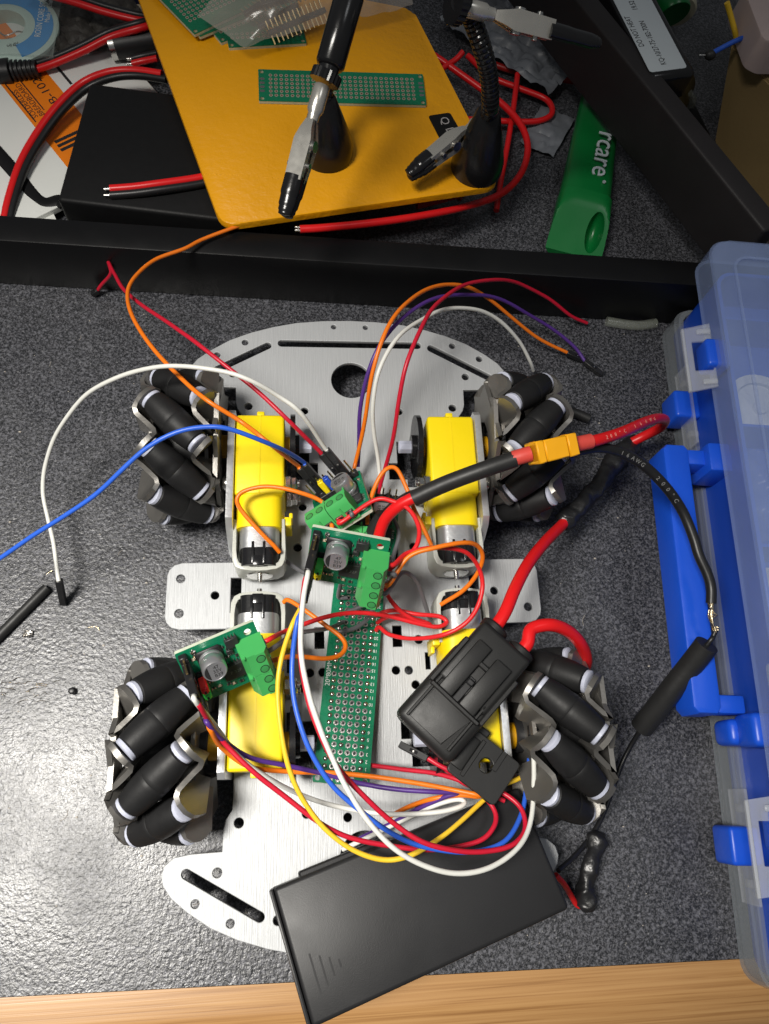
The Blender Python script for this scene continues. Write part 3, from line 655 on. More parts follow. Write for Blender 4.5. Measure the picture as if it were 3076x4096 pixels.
# --- tangled reds between perfboard and board D
wire('red wire from the slanted board over the perfboard into a flat tangle', [D_.term(0, -1), D_.term(0, 2.5), (620, 1365, 56), (700, 1336, 52), (760, 1326, 48), (830, 1330, 44), (900, 1345, 42), (945, 1352, 41), (967, 1342, 40), (950, 1329, 40), (900, 1325, 40), (855, 1318, 38), (828, 1322, 32), (812, 1330, 26)], JR, W['red'], 'power_wire')
wire('red wire dropping from the middle board into the flat tangle', [(838, 1215, 62), (832, 1250, 56), (838, 1285, 50), (865, 1318, 45), (900, 1340, 42), (930, 1349, 40), (905, 1340, 38), (860, 1330, 34), (830, 1335, 28), (815, 1345, 24)], JR, W['red'], 'power_wire')
wire('grey wire running under the red one from the slanted board to the perfboard', [D_.term(1, -1), D_.term(1, 2.5), (640, 1372, 50), (700, 1358, 40), (735, 1345, 26), (742, 1343, 23)], JR, W['grey'], 'power_wire')
wire('orange motor wire looping from the slanted board to the lower left motor', [D_.term(2, -1), D_.term(2, 2.5), (640, 1416, 55), (700, 1420, 51), (733, 1413, 48), (746, 1394, 46), (735, 1373, 45), (700, 1348, 44), (660, 1320, 43), (622, 1297, 41), (612, 1301, 40)], JR, W['orange'], 'motor_wire')
wire('short grey motor wire behind the slanted board terminals', [D_.term(3, -1), D_.term(3, 2.5), (610, 1420, 48), (630, 1412, 40), (640, 1390, 34)], JR, W['grey'], 'motor_wire')
# --- bundle from board C going down
jw('yellow jumper wire sweeping down across the battery box', C_, 6, [(634, 1350, 66), (608, 1430, 66), (600, 1500, 64), (607, 1580, 62), (625, 1660, 59), (655, 1730, 56), (700, 1790, 54), (760, 1834, 52), (830, 1855, 51), (890, 1845, 51), (950, 1810, 49), (1000, 1770, 46), (1040, 1734, 43), (1080, 1700, 42), (1130, 1675, 40), (1190, 1630, 34)], W['yellow'])
jw('blue jumper wire in the bundle sweeping down to the right wheel', C_, 5, [(643, 1340, 68), (633, 1420, 68), (636, 1500, 67), (655, 1580, 66), (682, 1645, 64), (722, 1705, 62), (780, 1755, 60), (840, 1797, 58), (900, 1826, 56), (980, 1841, 54), (1050, 1834, 52), (1100, 1808, 50), (1130, 1755, 46), (1141, 1690, 42), (1143, 1640, 38)], W['blue'])
o, p = jw('thick looking white jumper wire sweeping low over the battery box', C_, 1, [(654, 1300, 80), (650, 1400, 80), (665, 1490, 78), (690, 1572, 76), (715, 1634, 74), (745, 1700, 72), (790, 1770, 70), (850, 1831, 68), (920, 1870, 65), (990, 1885, 62), (1060, 1871, 59), (1120, 1830, 55), (1148, 1775, 50), (1155, 1690, 46), (1149, 1582, 43)], W['white'])
plug(o, Q(1149, 1590, 43), Q(1146, 1535, 41))
jw('crimson jumper wire beside the blue one, curling back under the fuse tab', C_, 2, [(650, 1340, 72), (646, 1420, 72), (660, 1500, 71), (690, 1585, 70), (730, 1660, 68), (790, 1727, 66), (850, 1779, 63), (920, 1823, 61), (1000, 1842, 58), (1070, 1838, 55), (1115, 1822, 53), (1136, 1790, 50), (1125, 1745, 47), (1085, 1712, 45), (1030, 1690, 43), (960, 1660, 42), (925, 1638, 41)], W['crimson'])
# --- bundle from board D going right
o, p = jw('crimson jumper wire from the slanted board looping back under the perfboard', D_, 2, [(470, 1590, 62), (540, 1662, 58), (600, 1712, 55), (680, 1770, 53), (760, 1810, 51), (850, 1830, 49), (950, 1836, 48), (1030, 1820, 47), (1064, 1790, 46), (1070, 1756, 44), (1045, 1720, 42), (1000, 1690, 40), (930, 1667, 34), (850, 1657, 27), (790, 1653, 22), (760, 1652, 20)], W['crimson'])
jw('white jumper wire from the slanted board bending back over the chassis', D_, 1, [(462, 1570, 62), (520, 1640, 54), (600, 1692, 46), (680, 1727, 40), (760, 1747, 38), (850, 1758, 40), (940, 1756, 42), (988, 1747, 42), (1005, 1736, 41), (990, 1728, 40), (940, 1740, 38), (880, 1766, 32), (810, 1800, 26), (740, 1835, 20)], W['white'])
jw('purple jumper wire from the slanted board crossing the perfboard end', D_, 5, [(490, 1606, 58), (540, 1638, 52), (620, 1655, 46), (700, 1671, 42), (780, 1690, 40), (860, 1705, 42), (940, 1714, 44), (990, 1715, 43), (960, 1726, 40), (900, 1750, 34), (840, 1782, 28), (770, 1815, 20)], W['purple'])
jw('orange jumper wire from the slanted board with its bend at the fuse tab', D_, 6, [(478, 1612, 58), (540, 1656, 50), (620, 1666, 44), (720, 1667, 42), (800, 1675, 42), (900, 1690, 44), (980, 1704, 46), (1030, 1714, 48), (1034, 1718, 46), (990, 1716, 42), (930, 1726, 38), (880, 1744, 30), (840, 1765, 24)], W['orange'])
# loose plug with a red lead beside the fuse holder
o, p = wire('crimson jumper wire whose plug lies beside the fuse holder', [(922, 1638, 30), (960, 1660, 34), (1000, 1690, 40), (1050, 1712, 42), (1090, 1730, 42)], JR*.95, W['crimson'])
plug(o, Q(924, 1640, 30), Q(864, 1608, 26))

# ================================================================== FUSE HOLDER
zA, zB = 57, 60
f_bl, f_br, f_tl = P(1580, 2855, zA), P(1800, 3065, zA), P(1815, 2535, zB)
MF = frame(f_bl, f_br-f_bl, f_tl-f_bl)      # x across, y along (towards the cables), z up
wF = (f_br-f_bl).length; lF = 33.0
fuse = tag(thing('fuse_holder', MF @ V(wF/2, lF/2, -14)), 'black plastic fuse holder with a mounting tab, lying on a yellow motor', 'fuse holder')
g = G(); g.box(0, wF, 0, lF, -14, -.8, MF, 2.6, 3)
g.box(2.6, 3.6, 2.5, lF-6, -1.2, .2, MF, .2, 1)
g.prism([(4, 3), (wF-6.5, 3), (wF-5, 12), (wF-1.8, 22), (4, 22)], -1.2, -.25, MF, 0, .3)
g.box(wF-4.2, wF-3.2, 3, 22, -1.2, .6, MF, .2, 1)
body = obj('body', g, m_fuse, fuse)
g = G(); g.box(1.6, wF-1.6, lF-14, lF+10.5, -13, .6, MF, 1.6, 3); g.box(.4, 2.2, lF-17, lF+2, -8, .9, MF, .4, 1); g.box(wF-2.2, wF-.4, lF-17, lF+2, -8, .9, MF, .4, 1)
g.box(1.8, wF-1.8, lF-18, lF-16.6, -2, 2.2, MF, .3, 1)
cap_ = obj('lid', g, m_fuse, fuse)
g = G(); g.box(4.4, 9.8, lF-16.6, lF+4, .2, 2.8, MF, .5, 2); g.box(13.0, 19.2, lF-16.6, lF+3, .2, 2.8, MF, .5, 2); g.box(9.6, 13.2, lF-3, lF-1.4, .2, 2.9, MF, .3, 1)
obj('latch_rail', g, m_fuse, cap_)
g = G(); g.box(10.2, 12.7, lF-16.6, lF-7, .2, 1.3, MF, .3, 1); g.box(10.2, 12.7, lF-10, lF-8, .2, 3.0, MF, .4, 1); obj('latch', g, m_blk, cap_)
for xx in (6.2, wF-6.2):
    g = G(); g.lathe([(5.0, 0), (5.0, 2.6), (4.4, 3.2), (2.6, 3.2)], along(MF @ V(xx, lF+9.5, -5.6), MF @ V(xx, lF+20, -5.6)), 20); obj('cable_collar', g, m_fuse, cap_)
t1, t2, t3 = P(1790, 3075, 49), P(1975, 3222, 49), P(1905, 2922, 49)
MT = frame(t1, t2-t1, t3-t1); wT = (t2-t1).length; lT = (t3-t1).length
me = sheet(rrect(0, wT, 0, lT, 1.2, 3), [circ(wT*.52, lT*.55, 2.7, 20)], -3, 0, MT, .3)
tab = obj('mounting_tab', me, m_fuse, fuse)
g = G(); g.box(wT*.62, wT*.72, lT*.55, lT+.2, -2.9, .4, MT, .2, 1); g.box(wT*.22, wT*.30, 1, lT-1, -.2, .5, MT, .2, 1); g.box(1, wT*.3, lT-5, lT+3, -8, -2.5, MT, .5, 1); g.box(-2, 4, 2, lT-2, -4, 1, MT, .6, 2); obj('tab_rib', g, m_fuse, tab)

# ================================================================== POWER CABLES
def cable(name, label, pts, r, mat, cat='cable', sub=8, n=14, group=None):
    p = cr(W3(pts), sub); g = G(); g.tube(p, r, n); return tag(obj(name, g, mat, None, 60), label, cat, group), p
def ring(parent, name, pts, r, mat, sub=6, n=14, flat=1.0):
    p = cr(W3(pts), sub); g = G(); g.tube(p, r, n, flat=flat); return obj(name, g, mat, parent, 60)
rc, _ = cable('power_cable', 'thick red cable from the boards through a black sleeve to the yellow connector', [(812, 1185, 42), (818, 1160, 46), (832, 1122, 52), (862, 1092, 58), (905, 1070, 62), (960, 1045, 66), (1040, 1015, 71), (1112, 990, 75), (1143, 982, 76)], 2.15, m_redthick)
ring(rc, 'sleeve', [(893, 1077, 62), (960, 1046, 67), (1040, 1016, 72), (1113, 991, 75)], 2.95, m_shrink)
ring(rc, 'red_heat_shrink', [(1108, 991, 75), (1128, 985, 76), (1146, 980, 76.5)], 2.75, m_redshrink)
bc, _ = cable('power_cable', 'thick black cable running down beside the red one into the boards', [(800, 1170, 38), (815, 1135, 44), (845, 1098, 52), (880, 1074, 58), (905, 1066, 60)], 1.9, W['black'])
ring(bc, 'sleeve', [(796, 1176, 38), (808, 1146, 43), (826, 1112, 49)], 2.8, m_shrink)
# yellow connector pair
c0, c1 = Q(1146, 981, 76.5), Q(1232, 961, 76)
conn = tag(thing('power_connector', (c0+c1)/2), 'yellow two-part power connector hanging over the right wheel', 'connector')
mC = along(c0, c1, c_up); L = (c1-c0).length
g = G(); g.box(-5.6, 3.4, -3.2, 3.2, 0, L*.30, mC, .4, 1); g.box(-6.1, 3.9, -3.9, 3.9, 0, L*.19, mC, .4, 1); p1_ = obj('socket_half', g, m_xt, conn)
g = G(); g.box(-6.1, 3.9, -3.9, 3.9, L*.76, L, mC, .4, 1); g.box(-6.0, 3.8, -3.75, 3.75, L*.20, L*.75, mC, .4, 1); p2_ = obj('plug_half', g, m_xt, conn)
for pp, zz in ((p1_, L*.09), (p2_, L*.88)):
    g = G(); sg = mC @ Matrix.Translation((0, 3.92, zz)); g.box(-1.4, 1.4, 0, .12, -.2, .2, sg); g.box(-.2, .2, 0, .13, -1.1, 1.1, sg); obj('polarity_mark', g, M('connector_mark', (.45, .17, .003), .5) if 'connector_mark' not in bpy.data.materials else bpy.data.materials['connector_mark'], pp)
rc2, pr2 = cable('power_cable', 'thick red cable bending back beside the blue case, marked in small print', [(1230, 962, 76), (1275, 954, 75), (1310, 945, 72), (1350, 931, 66), (1395, 911, 54), (1422, 904, 44), (1436, 908, 34), (1425, 924, 26), (1395, 940, 20), (1365, 955, 16)], 2.1, m_redthick)
ring(rc2, 'red_heat_shrink', [(1230, 962, 76), (1252, 958, 75.5), (1276, 953, 75)], 2.7, m_redshrink)
def print_on(parent, p, i0, s, r, mat, size=2.2, step=None):
    i = i0
    for ch in s:
        a = p[min(i, len(p)-2)]; b_ = p[min(i+1, len(p)-1)]; t = (b_-a).normalized(); up = (CAM-a); up = (up-t*up.dot(t)).normalized()
        m = frame(a+up*(r+.03), t, up.cross(t))
        if ch != ' ': text(ch, size, m, mat, parent, 'letter', th=.04)
        i += step or 3
print_on(rc2, pr2, 14, '200°C 16AWG', 2.1, M('faint_print', (.75, .30, .25), .5), 2.0, 2)
tp, _ = None, None
tpts = cr(W3([(1378, 947, 14), (1352, 975, 15), (1322, 1005, 18), (1300, 1040, 20), (1280, 1068, 21), (1252, 1095, 22), (1232, 1115, 22), (1212, 1136, 22)]), 10)
def lumpy(pts, r, seed, n=18, lo=.72):
    g = G(); rr = random.Random(seed); ph = [rr.uniform(0, 6.28) for _ in range(6)]
    rad = []
    for i in range(len(pts)):
        t = i/(len(pts)-1); e = min(1, .55+t*5, .55+(1-t)*5)
        rad.append(r*e*(.95+.10*math.sin(t*7+ph[0])+.06*math.sin(t*15+ph[1])))
    g.tube(pts, rad, n, flat=.8)
    for v in g.bm.verts:
        nn = noise.noise_vector(v.co*.16)*1.5+noise.noise_vector(v.co*.42+Vector((seed, 0, 0)))*.8
        v.co += nn*.8
    return g
tw = tag(obj('tape_wrap', lumpy(tpts, 4.6, 1), m_tape, None, 70), 'lumpy black tape wrapped round a cable joint beside the upper right wheel', 'tape')
cable('power_cable', 'thick straight red cable from the tape wrap down to the fuse holder', [(1228, 1118, 22), (1212, 1136, 24), (1180, 1168, 34), (1142, 1216, 45), (1113, 1270, 52), (1090, 1324, 55), MF @ V(6.2, lF+10, -5.6), MF @ V(6.2, lF+6, -5.6)], 2.3, m_redthick)
cable('power_cable', 'thick red cable curving from the fuse holder over behind the lower right wheel', [MF @ V(wF-6.2, lF+8, -5.6), MF @ V(wF-6.2, lF+15, -5.0), (1148, 1359, 56), (1190, 1350, 55), (1228, 1364, 50), (1256, 1394, 42), (1266, 1430, 30), (1250, 1465, 12)], 2.3, m_redthick)
bw, pb2 = cable('power_cable', 'thick black cable curving down along the blue handle to a bare twisted end', [(1222, 982, 72), (1255, 972, 71), (1300, 967, 68), (1350, 981, 64), (1395, 1009, 60), (1440, 1054, 56), (1474, 1104, 52), (1497, 1158, 50), (1510, 1200, 49), (1528, 1240, 48), (1536, 1270, 47), (1536, 1303, 46)], 1.95, W['black'])
print_on(bw, pb2, 22, '16AWG  200°C', 1.95, M('grey_print', (.20, .20, .20), .5), 2.2, 2)
g = G(); rr = random.Random(5)
base = cr(W3([(1536, 1300, 46), (1538, 1320, 45.5), (1542, 1340, 45), (1546, 1362, 44)]), 8)
for k in range(9):
    a = rr.uniform(0, 6.28)
    pts = [q + Vector((math.cos(a+i*.28), math.sin(a+i*.28), .6*math.sin(a*2+i*.28)))*(.85 if k < 6 else 1.3)*(1.2 if 8 < i < 20 else .8) for i, q in enumerate(base)]
    g.tube(pts, .32, 6)
obj('bare_strands', g, m_bare, bw, 60)
hs, _ = cable('heat_shrink_tube', 'wide matte black heat-shrink tube slid down a thin black lead', [(1527, 1392, 42), (1490, 1440, 34), (1450, 1490, 26), (1415, 1535, 18), (1385, 1572, 11)], 4.4, m_shrink, 'tube')
cable('thin_cable', 'thin black lead from the bare joint through the heat-shrink tube and under the wheel', [(1546, 1360, 44), (1540, 1375, 43), (1528, 1392, 42), (1450, 1490, 26), (1387, 1572, 11), (1362, 1612, 5), (1343, 1650, 2.5), (1325, 1700, 2), (1300, 1765, 3), (1270, 1815, 6), (1235, 1855, 12), (1206, 1880, 18)], .95, W['black'])
tpts = cr(W3([(1292, 1796, 6), (1287, 1830, 7), (1278, 1868, 8), (1268, 1900, 8), (1264, 1935, 7), (1272, 1968, 5)]), 10)
tag(obj('tape_wrap', lumpy(tpts, 3.7, 4), m_tape, None, 70), 'glossy black tape lump at the battery box lead, below the lower right wheel', 'tape')
cable('thin_cable', 'short thin red lead from the battery box into the tape lump', [(1200, 1890, 18), (1217, 1908, 15), (1232, 1932, 9), (1246, 1954, 5), (1262, 1957, 4.5), (1274, 1945, 5)], 1.05, m_redthick)

# ================================================================== BATTERY BOX
b_tl, b_tr, b_bl = P(1078, 3558, 42), P(2060, 3155, 37), P(1290, 4110, 45)
MBt = frame(b_tl, b_tr-b_tl, b_bl-b_tl)                 # x along, y towards the desk edge -> normal points down
MBt = MBt @ Matrix.Diagonal((1, -1, -1, 1)) ; 
LB, WB = 89.5, 40.0
MBt = frame(b_tl, b_tr-b_tl, b_tl-b_bl)                 # y away from desk edge, z up
bat = tag(thing('battery_box', MBt @ V(LB/2, -WB/2, -19)), 'large black plastic battery box slanting over the lower chassis', 'battery box')
g = G(); g.box(0, LB, -WB, 0, -20, -4.6, MBt, 1.2, 2); g.box(10, 40, -1, 1.6, -19, -2.2, MBt, .6, 1); obj('case', g, m_batt, bat)
g = G(); g.box(1.2, LB, -WB, -.0, -4.2, 0, MBt, 1.4, 3); ld = obj('sliding_lid', g, m_batt, bat)
g = G(); g.box(-.3, 1.0, -WB+.2, -.2, -19, -.3, MBt, .5, 2); obj('end_wall', g, m_batt, bat)
for k, (x, h) in enumerate(((6.2, 11.5), (8.9, 8.4), (11.6, 5.4), (14.2, 2.4))):
    g = G(); g.box(x-.28, x+.28, -26-h/2-1, -26+h/2-1, -.05, .06, MBt @ Matrix.Rotation(math.radians(0), 4, 'Z')); obj('grip_groove', g, m_hole_shade, ld)  # thin dark strips on the lid, groove shade given by colour

# ================================================================== ORGANIZER CASE (right)
o2 = Vector((157.7, 139.5, 0)); vv = Vector((-16.9, -275.7, 0)).normalized(); uu = Vector((-vv.y, vv.x, 0))
MO = Matrix((uu, -vv, Vector((0, 0, 1)))).transposed().to_4x4(); MO.translation = o2      # local x right, y up the picture (0 .. -288), z up
LO, WO = 288.0, 190.0
org = tag(thing('organizer_case', MO @ V(WO/2, -LO/2, 0)), 'blue two-sided organizer case with milky lids and a blue handle', 'organizer case')
def wallbox(x0, x1, y0, y1, z0, z1, t, r, floor=None):
    out = rrect(x0, x1, y0, y1, r, 6); inn = rrect(x0+t, x1-t, y0+t, y1-t, max(.5, r-t), 6); g = G()
    b = g.bm; n = len(out)
    A = [b.verts.new((x, y, z0)) for x, y in out]; B_ = [b.verts.new((x, y, z1)) for x, y in out]
    C1 = [b.verts.new((x, y, z0)) for x, y in inn]; D1 = [b.verts.new((x, y, z1)) for x, y in inn]
    for i in range(n):
        j = (i+1) % n
        b.faces.new((A[i], A[j], B_[j], B_[i])); b.faces.new((C1[i], D1[i], D1[j], C1[j])); b.faces.new((B_[i], B_[j], D1[j], D1[i])); b.faces.new((A[i], C1[i], C1[j], A[j]))
    for v in b.verts: v.co = MO @ v.co
    if floor is not None: g.prism(inn, floor, floor+1.2, MO)
    return g
obj('lower_lid', wallbox(0, WO, -LO, 0, .4, 13, 1.4, 9, .5), m_clear, org)
obj('lower_lid_rim', wallbox(1.2, WO-1.2, -LO+1.2, -1.2, 13, 15.5, 2.4, 8), m_clear, org)
tray = obj('blue_body', wallbox(3.4, WO-3.4, -LO+3.4, -3.4, 5, 47, 1.6, 8, 24), m_blue, org)
for yy in (-26, -78, -130, -182, -234):
    g = G(); g.box(5, WO-5, yy-.6, yy+.6, 21, 45, MO); obj('divider', g, m_blue, tray)
g = G(); g.box(48, 49.2, -LO+5, -5, 21, 45, MO); obj('divider', g, m_blue, tray)
lid = obj('upper_lid', wallbox(-4.6, WO+4.6, -LO-4.6, 4.6, 44.5, 57, 1.5, 9), m_lid, org)
g = G(); g.prism(rrect(-4.0, WO+4, -LO-4, 4, 9, 6), 57, 58.4, MO, 0, .6); obj('lid_top', g, m_lid, lid)
obj('lid_ridge', wallbox(4.4, WO-4.4, -LO+4.4, -4.4, 58.4, 59.3, 1.2, 7), m_lid, lid)
# catches on the blue body with the milky latches
def catch(y, z0, z1, x0, x1, lenn=12.5):
    g = G(); g.box(x0, x1, y-lenn/2, y+lenn/2, z0, z1, MO, 1.6, 3); return obj('catch', g, m_blue2, org)
catch(-48, 42, 52, -8.6, 1.5, 13); catch(-55, 6, 20, -8.0, 3.8, 13.5); catch(-239, 6, 20, -8.0, 3.8, 13.5); catch(-232, 42, 52, -8.6, 1.5, 13)
def latch(y, sg):
    m = MO @ Matrix.Translation((-4.4, y, 49)) @ Matrix.Rotation(math.radians(sg), 4, 'Y')
    me = sheet([(0, -15), (-11.5, -17), (-11.5, 13), (0, 15)], [rrect(-8.2, -.6, -7.5, 6.8, .4, 2)], -.6, .6, m, .15)
    la = obj('latch', me, m_latch, org)
    g = G(); g.box(-11.8, -10.6, -17, 13, -1.2, 1.4, m, .3, 1); g.box(-6, 0, 9.5, 12, .4, 2.0, m, .7, 2); g.box(-6, 0, -14.5, -12, .4, 2.0, m, .7, 2); obj('latch_rib', g, m_latch, la)
latch(-48, -14); latch(-236, -14)
for yy in (-55, -239):
    g = G(); g.box(-.9, .3, yy-20, yy+20, 9, 21, MO, .2, 1); lp = obj('lower_latch', g, m_latch, org)
    for y3 in (yy+13, yy-13): 
        g = G(); g.box(-.5, 5.5, y3-1.6, y3+1.6, 12, 16, MO, .7, 2); obj('latch_rib', g, m_latch, lp)
# carrying handle folded out on the side
g = G(); g.prism([(-24.5, -86), (-22.5, -84), (-15, -84), (-13.4, -86), (-13.4, -191), (-15, -193.4), (-22.5, -193.4), (-24.5, -191)], 22, 36, MO, 0, 1.5)
hd = obj('handle', g, m_blue2, org)
for ya, yb in ((-92, -85), (-193, -186)):
    g = G(); g.box(-14, -3, ya, yb, 23, 34, MO, 1.2, 2); obj('handle_arm', g, m_blue2, hd)
g = G(); g.box(-6, 4.5, -96, -83, 20, 38, MO, 1.6, 2); obj('handle_mount', g, m_blue2, org)
g = G(); g.box(-10, 2, -204, -194.5, 20, 33, MO, 2.5, 3); g.box(-7, 4.5, -205, -193, 30, 44, MO, 2.2, 3); obj('handle_mount', g, m_blue2, org)
# contents seen through the lid
def content(name, label, g, m, cat): return tag(obj(name, g, m, None), label, cat)
g = G(); g.lathe([(16, 0), (16, 3), (12, 3), (12, 1), (3, 1), (3, 3), (.5, 3)], MO @ Matrix.Translation((24, -62, 30)), 36); content('round_blister', 'round milky plastic piece inside the blue organizer case, under the lid', g, m_foil, 'plastic piece')
bmx = G(); 
def crumple(nx, ny, w, h, amp, sc, seed, Mx):
    g = G(); b = g.bm; vs = []
    for j in range(ny+1):
        row = []
        for i in range(nx+1):
            p = Vector((w*(i/nx-.5), h*(j/ny-.5), 0)); q = p*sc+Vector((seed*7.1, seed*3.3, 0))
            z = amp*(noise.turbulence(q, 3, True)-.35) + amp*.5*noise.noise(q*.4)
            row.append(b.verts.new(Mx @ Vector((p.x+amp*.25*noise.noise(q+Vector((9, 0, 0))), p.y+amp*.25*noise.noise(q+Vector((0, 9, 0))), z))))
        vs.append(row)
    for j in range(ny):
        for i in range(nx): b.faces.new((vs[j][i], vs[j][i+1], vs[j+1][i+1], vs[j+1][i]))
    return g
g = crumple(40, 40, 36, 44, 9, .10, 3, MO @ Matrix.Translation((26, -158, 36))); content('film_pouch', 'crumpled white film pouch inside the blue organizer case', g, m_foil, 'pouch')
g = crumple(30, 30, 34, 40, 8, .11, 6, MO @ Matrix.Translation((27, -104, 34))); content('clear_pouch', 'thin clear pouch inside the blue organizer case beside its upper latch', g, m_clambox, 'pouch')
g = G(); g.prism(rrect(-9, 40, -260, -178, 2, 3), 59.6, 60.8, MO, 0, .3); tag(obj('plastic_sheet', g, m_clambox, None), 'clear plastic sheet lying on the case lid at the right border', 'sheet')

# ================================================================== BLACK STAND FRAME
fr = tag(thing('stand_frame', (20, 160, 0)), 'black steel stand frame with a front bar and a slanting beam', 'stand')
bA, bB = V(-240, 158.2, 0), V(215, 138.5, 0)
mF = along(bA, bB); Lb = (bB-bA).length
g = G(); ex = (bB-bA).normalized(); mFr = frame(bA, ex, V(-ex.y, ex.x, 0)); g.box(0, Lb, -.5, 13, .2, 31, mFr, .8, 2); obj('front_bar', g, m_frame, fr)
d0, d1 = V(86, 350, 0), V(185, 148, 0)
ex = (d1-d0).normalized(); mDg = frame(d0, ex, V(-ex.y, ex.x, 0))
g = G(); g.box(-60, (d1-d0).length-4, .0, 11.5, 20, 55, mDg, 1.6, 3); obj('slanting_beam', g, m_frame2, fr)
g = G(); e2 = (V(214, 146, 0)-V(176, 330, 0)).normalized(); mD2 = frame(V(176, 330, 0), e2, V(-e2.y, e2.x, 0)); g.box(-60, 170, 0, 9, .3, 12, mD2, 1.2, 2); obj('side_beam', g, m_frame, fr)

# ================================================================== THIRD-HAND TOOL on yellow base
ybl, ybr, ytr = P(885, 905, 36), P(2012, 742, 36), P(1652, 38, 36)
ytl = ybl+(ytr-ybr)*1.5
def roundpoly(pts, r, n=6):
    out = []
    for i, p in enumerate(pts):
        a, c = pts[i-1], pts[(i+1) % len(pts)]; p = Vector(p[:2]); d1 = (Vector(a[:2])-p).normalized(); d2 = (Vector(c[:2])-p).normalized()
        ang = d1.angle(d2); k = r/math.tan(ang/2); s0, s1 = p+d1*k, p+d2*k
        for j in range(n+1):
            t = j/n; q = s0*(1-t)**2+p*2*t*(1-t)+s1*t*t; out.append((q.x, q.y))
    return out
third = tag(thing('third_hand_tool', (10, 220, 32)), 'yellow steel base with black cones, flexible arms and alligator clips', 'soldering tool')
base_poly = roundpoly([ybl, ybr, ytr, ytl], 9)
g = G(); g.prism(base_poly, 32.6, 36, None, 0, .9); obj('base_plate', g, m_plate, third)
def cone(c, apex):
    g = G(); Lc = (apex-c).length; g.lathe([(11.6, 0), (12.2, .6), (12.2, 5.5), (11.6, 8), (5.2, Lc), (4.6, Lc+.6)], along(c, apex), 32); return obj('cone_foot', g, m_blkgloss, third)
def neck(pts, r=3.6):
    p = cr(pts, 40); g = G(); rad = []; acc = 0; last = p[0]; out = []
    step = .55; d = 0
    # resample evenly so the ridges are regular
    q = [p[0]]
    for a, c in zip(p, p[1:]):
        L = (c-a).length
        if L < 1e-6: continue
        pos = step-d
        while pos <= L: q.append(a+(c-a)*(pos/L)); pos += step
        d = (d+L) % step
    rad = [r*(1-.13*(i % 4 in (0,))) for i in range(len(q))]
    g.tube(q, rad, 16); return obj('flexible_arm', g, m_blkgloss, third, 25)
def clip(p0, p1, p2, up, name_l):
    # p0 barrel end, p1 jaw start, p2 tip
    z = (p2-p0).normalized(); L1 = (p1-p0).length; L = (p2-p0).length
    m = along(p0, p2, up)                              # local z along, y ~ up
    g = G(); g.lathe([(2.9, 0), (3.1, .5), (3.1, 9), (2.3, 10.5), (2.2, 13)], m, 16)
    # upper and lower stamped arms
    for sg in (1, -1):
        b = g.bm; prof_ = [(13, 1.5, 2.2), (17, 2.4, 3.4), (21, 3.5, 3.6), (L1, 3.3, 2.8)]; prev = None
        for (zz, hw, hh) in prof_:
            ringv = [b.verts.new(m @ V(x, sg*y, zz)) for x, y in ((-hw, hh*.3), (-hw, hh), (hw, hh), (hw, hh*.3))]
            if prev:
                for k in range(3): b.faces.new((prev[k], prev[k+1], ringv[k+1], ringv[k]))
            prev = ringv
    c_ = obj('alligator_clip', g, m_clip, third, 30); c_['label'] = name_l
    g = G(); g.cyl(m @ V(-4.6, .4, L1-6), m @ V(4.6, .4, L1-6), 1.1, n=12); g.cyl(m @ V(-4.3, 0, L1*.62), m @ V(4.3, 0, L1*.62), 2.1, n=14); obj('pivot', g, m_steel, c_)
    g = G(); rr = random.Random(2)
    for sg in (1, -1):
        pts = [m @ V(0, sg*1.7, L1-1.5), m @ V(0, sg*1.6, L1+4), m @ V(0, sg*1.2, L-5), m @ V(0, sg*1.1, L-1.5), m @ V(0, sg*.9, L)]
        g.tube(cr(pts, 5), [3.6]*7+[3.3]*5+[2.9]*3+[2.5]*3+[2.2, 1.5, .6], 12, flat=.62)
    obj('rubber_tip', g, m_blkgloss, c_, 60)
    return c_
c1b = P(1308, 612, 36.0); cone(c1b, V(c1b.x-2, c1b.y-1, 66))
c2b = P(1905, 672, 36.0); cone(c2b, V(c2b.x-1.5, c2b.y-1, 68))
neck([V(c2b.x-1.5, c2b.y-1, 67), P(1962, 420, 78), P(1955, 300, 92), P(1925, 180, 104), P(1880, 60, 114), P(1840, 0, 122)], 3.7)
neck([V(c1b.x-2, c1b.y-1, 65), V(c1b.x+3, c1b.y+12, 86), P(1370, 90, 98), P(1400, -60, 112)], 3.4)
# near arm: sleeve, knurled knob and long clip
s0, s1 = P(1402, -30, 116), P(1318, 268, 103)
g = G(); g.lathe([(5.0, 0), (5.4, 1), (5.4, (s1-s0).length-1), (4.8, (s1-s0).length), (3.9, (s1-s0).length+.4), (3.9, (s1-s0).length+3.5)], along(s0, s1), 24); obj('arm_sleeve', g, m_blkgloss, third)
k0, k1 = P(1311, 290, 102), P(1296, 330, 100)
def knob(k0, k1, r=5.4):
    m = along(k0, k1); L = (k1-k0).length; g = G(); n = 44
    b = g.bm; ringz = []
    for h in (0, L): ringz.append([b.verts.new(m @ V((r+(.35 if i % 2 else 0))*math.cos(2*math.pi*i/n), (r+(.35 if i % 2 else 0))*math.sin(2*math.pi*i/n), h)) for i in range(n)])
    for i in range(n): b.faces.new((ringz[0][i], ringz[0][(i+1) % n], ringz[1][(i+1) % n], ringz[1][i]))
    b.faces.new(ringz[0]); b.faces.new(ringz[1]); return obj('knurled_knob', g, m_blkgloss, third, 20)
knob(k0, k1)
clip(P(1288, 345, 99), P(1168, 712, 86), P(1140, 868, 78), V(-.45, -.5, .75), 'long bright clip pointing towards the front bar')
knob(P(1812, 15, 120), P(1840, 22, 119), 6.5)
clip(P(1845, 25, 119), P(2208, 120, 112), P(2396, 172, 107), V(.1, -.75, .65), 'bright clip pointing at the slanting beam')
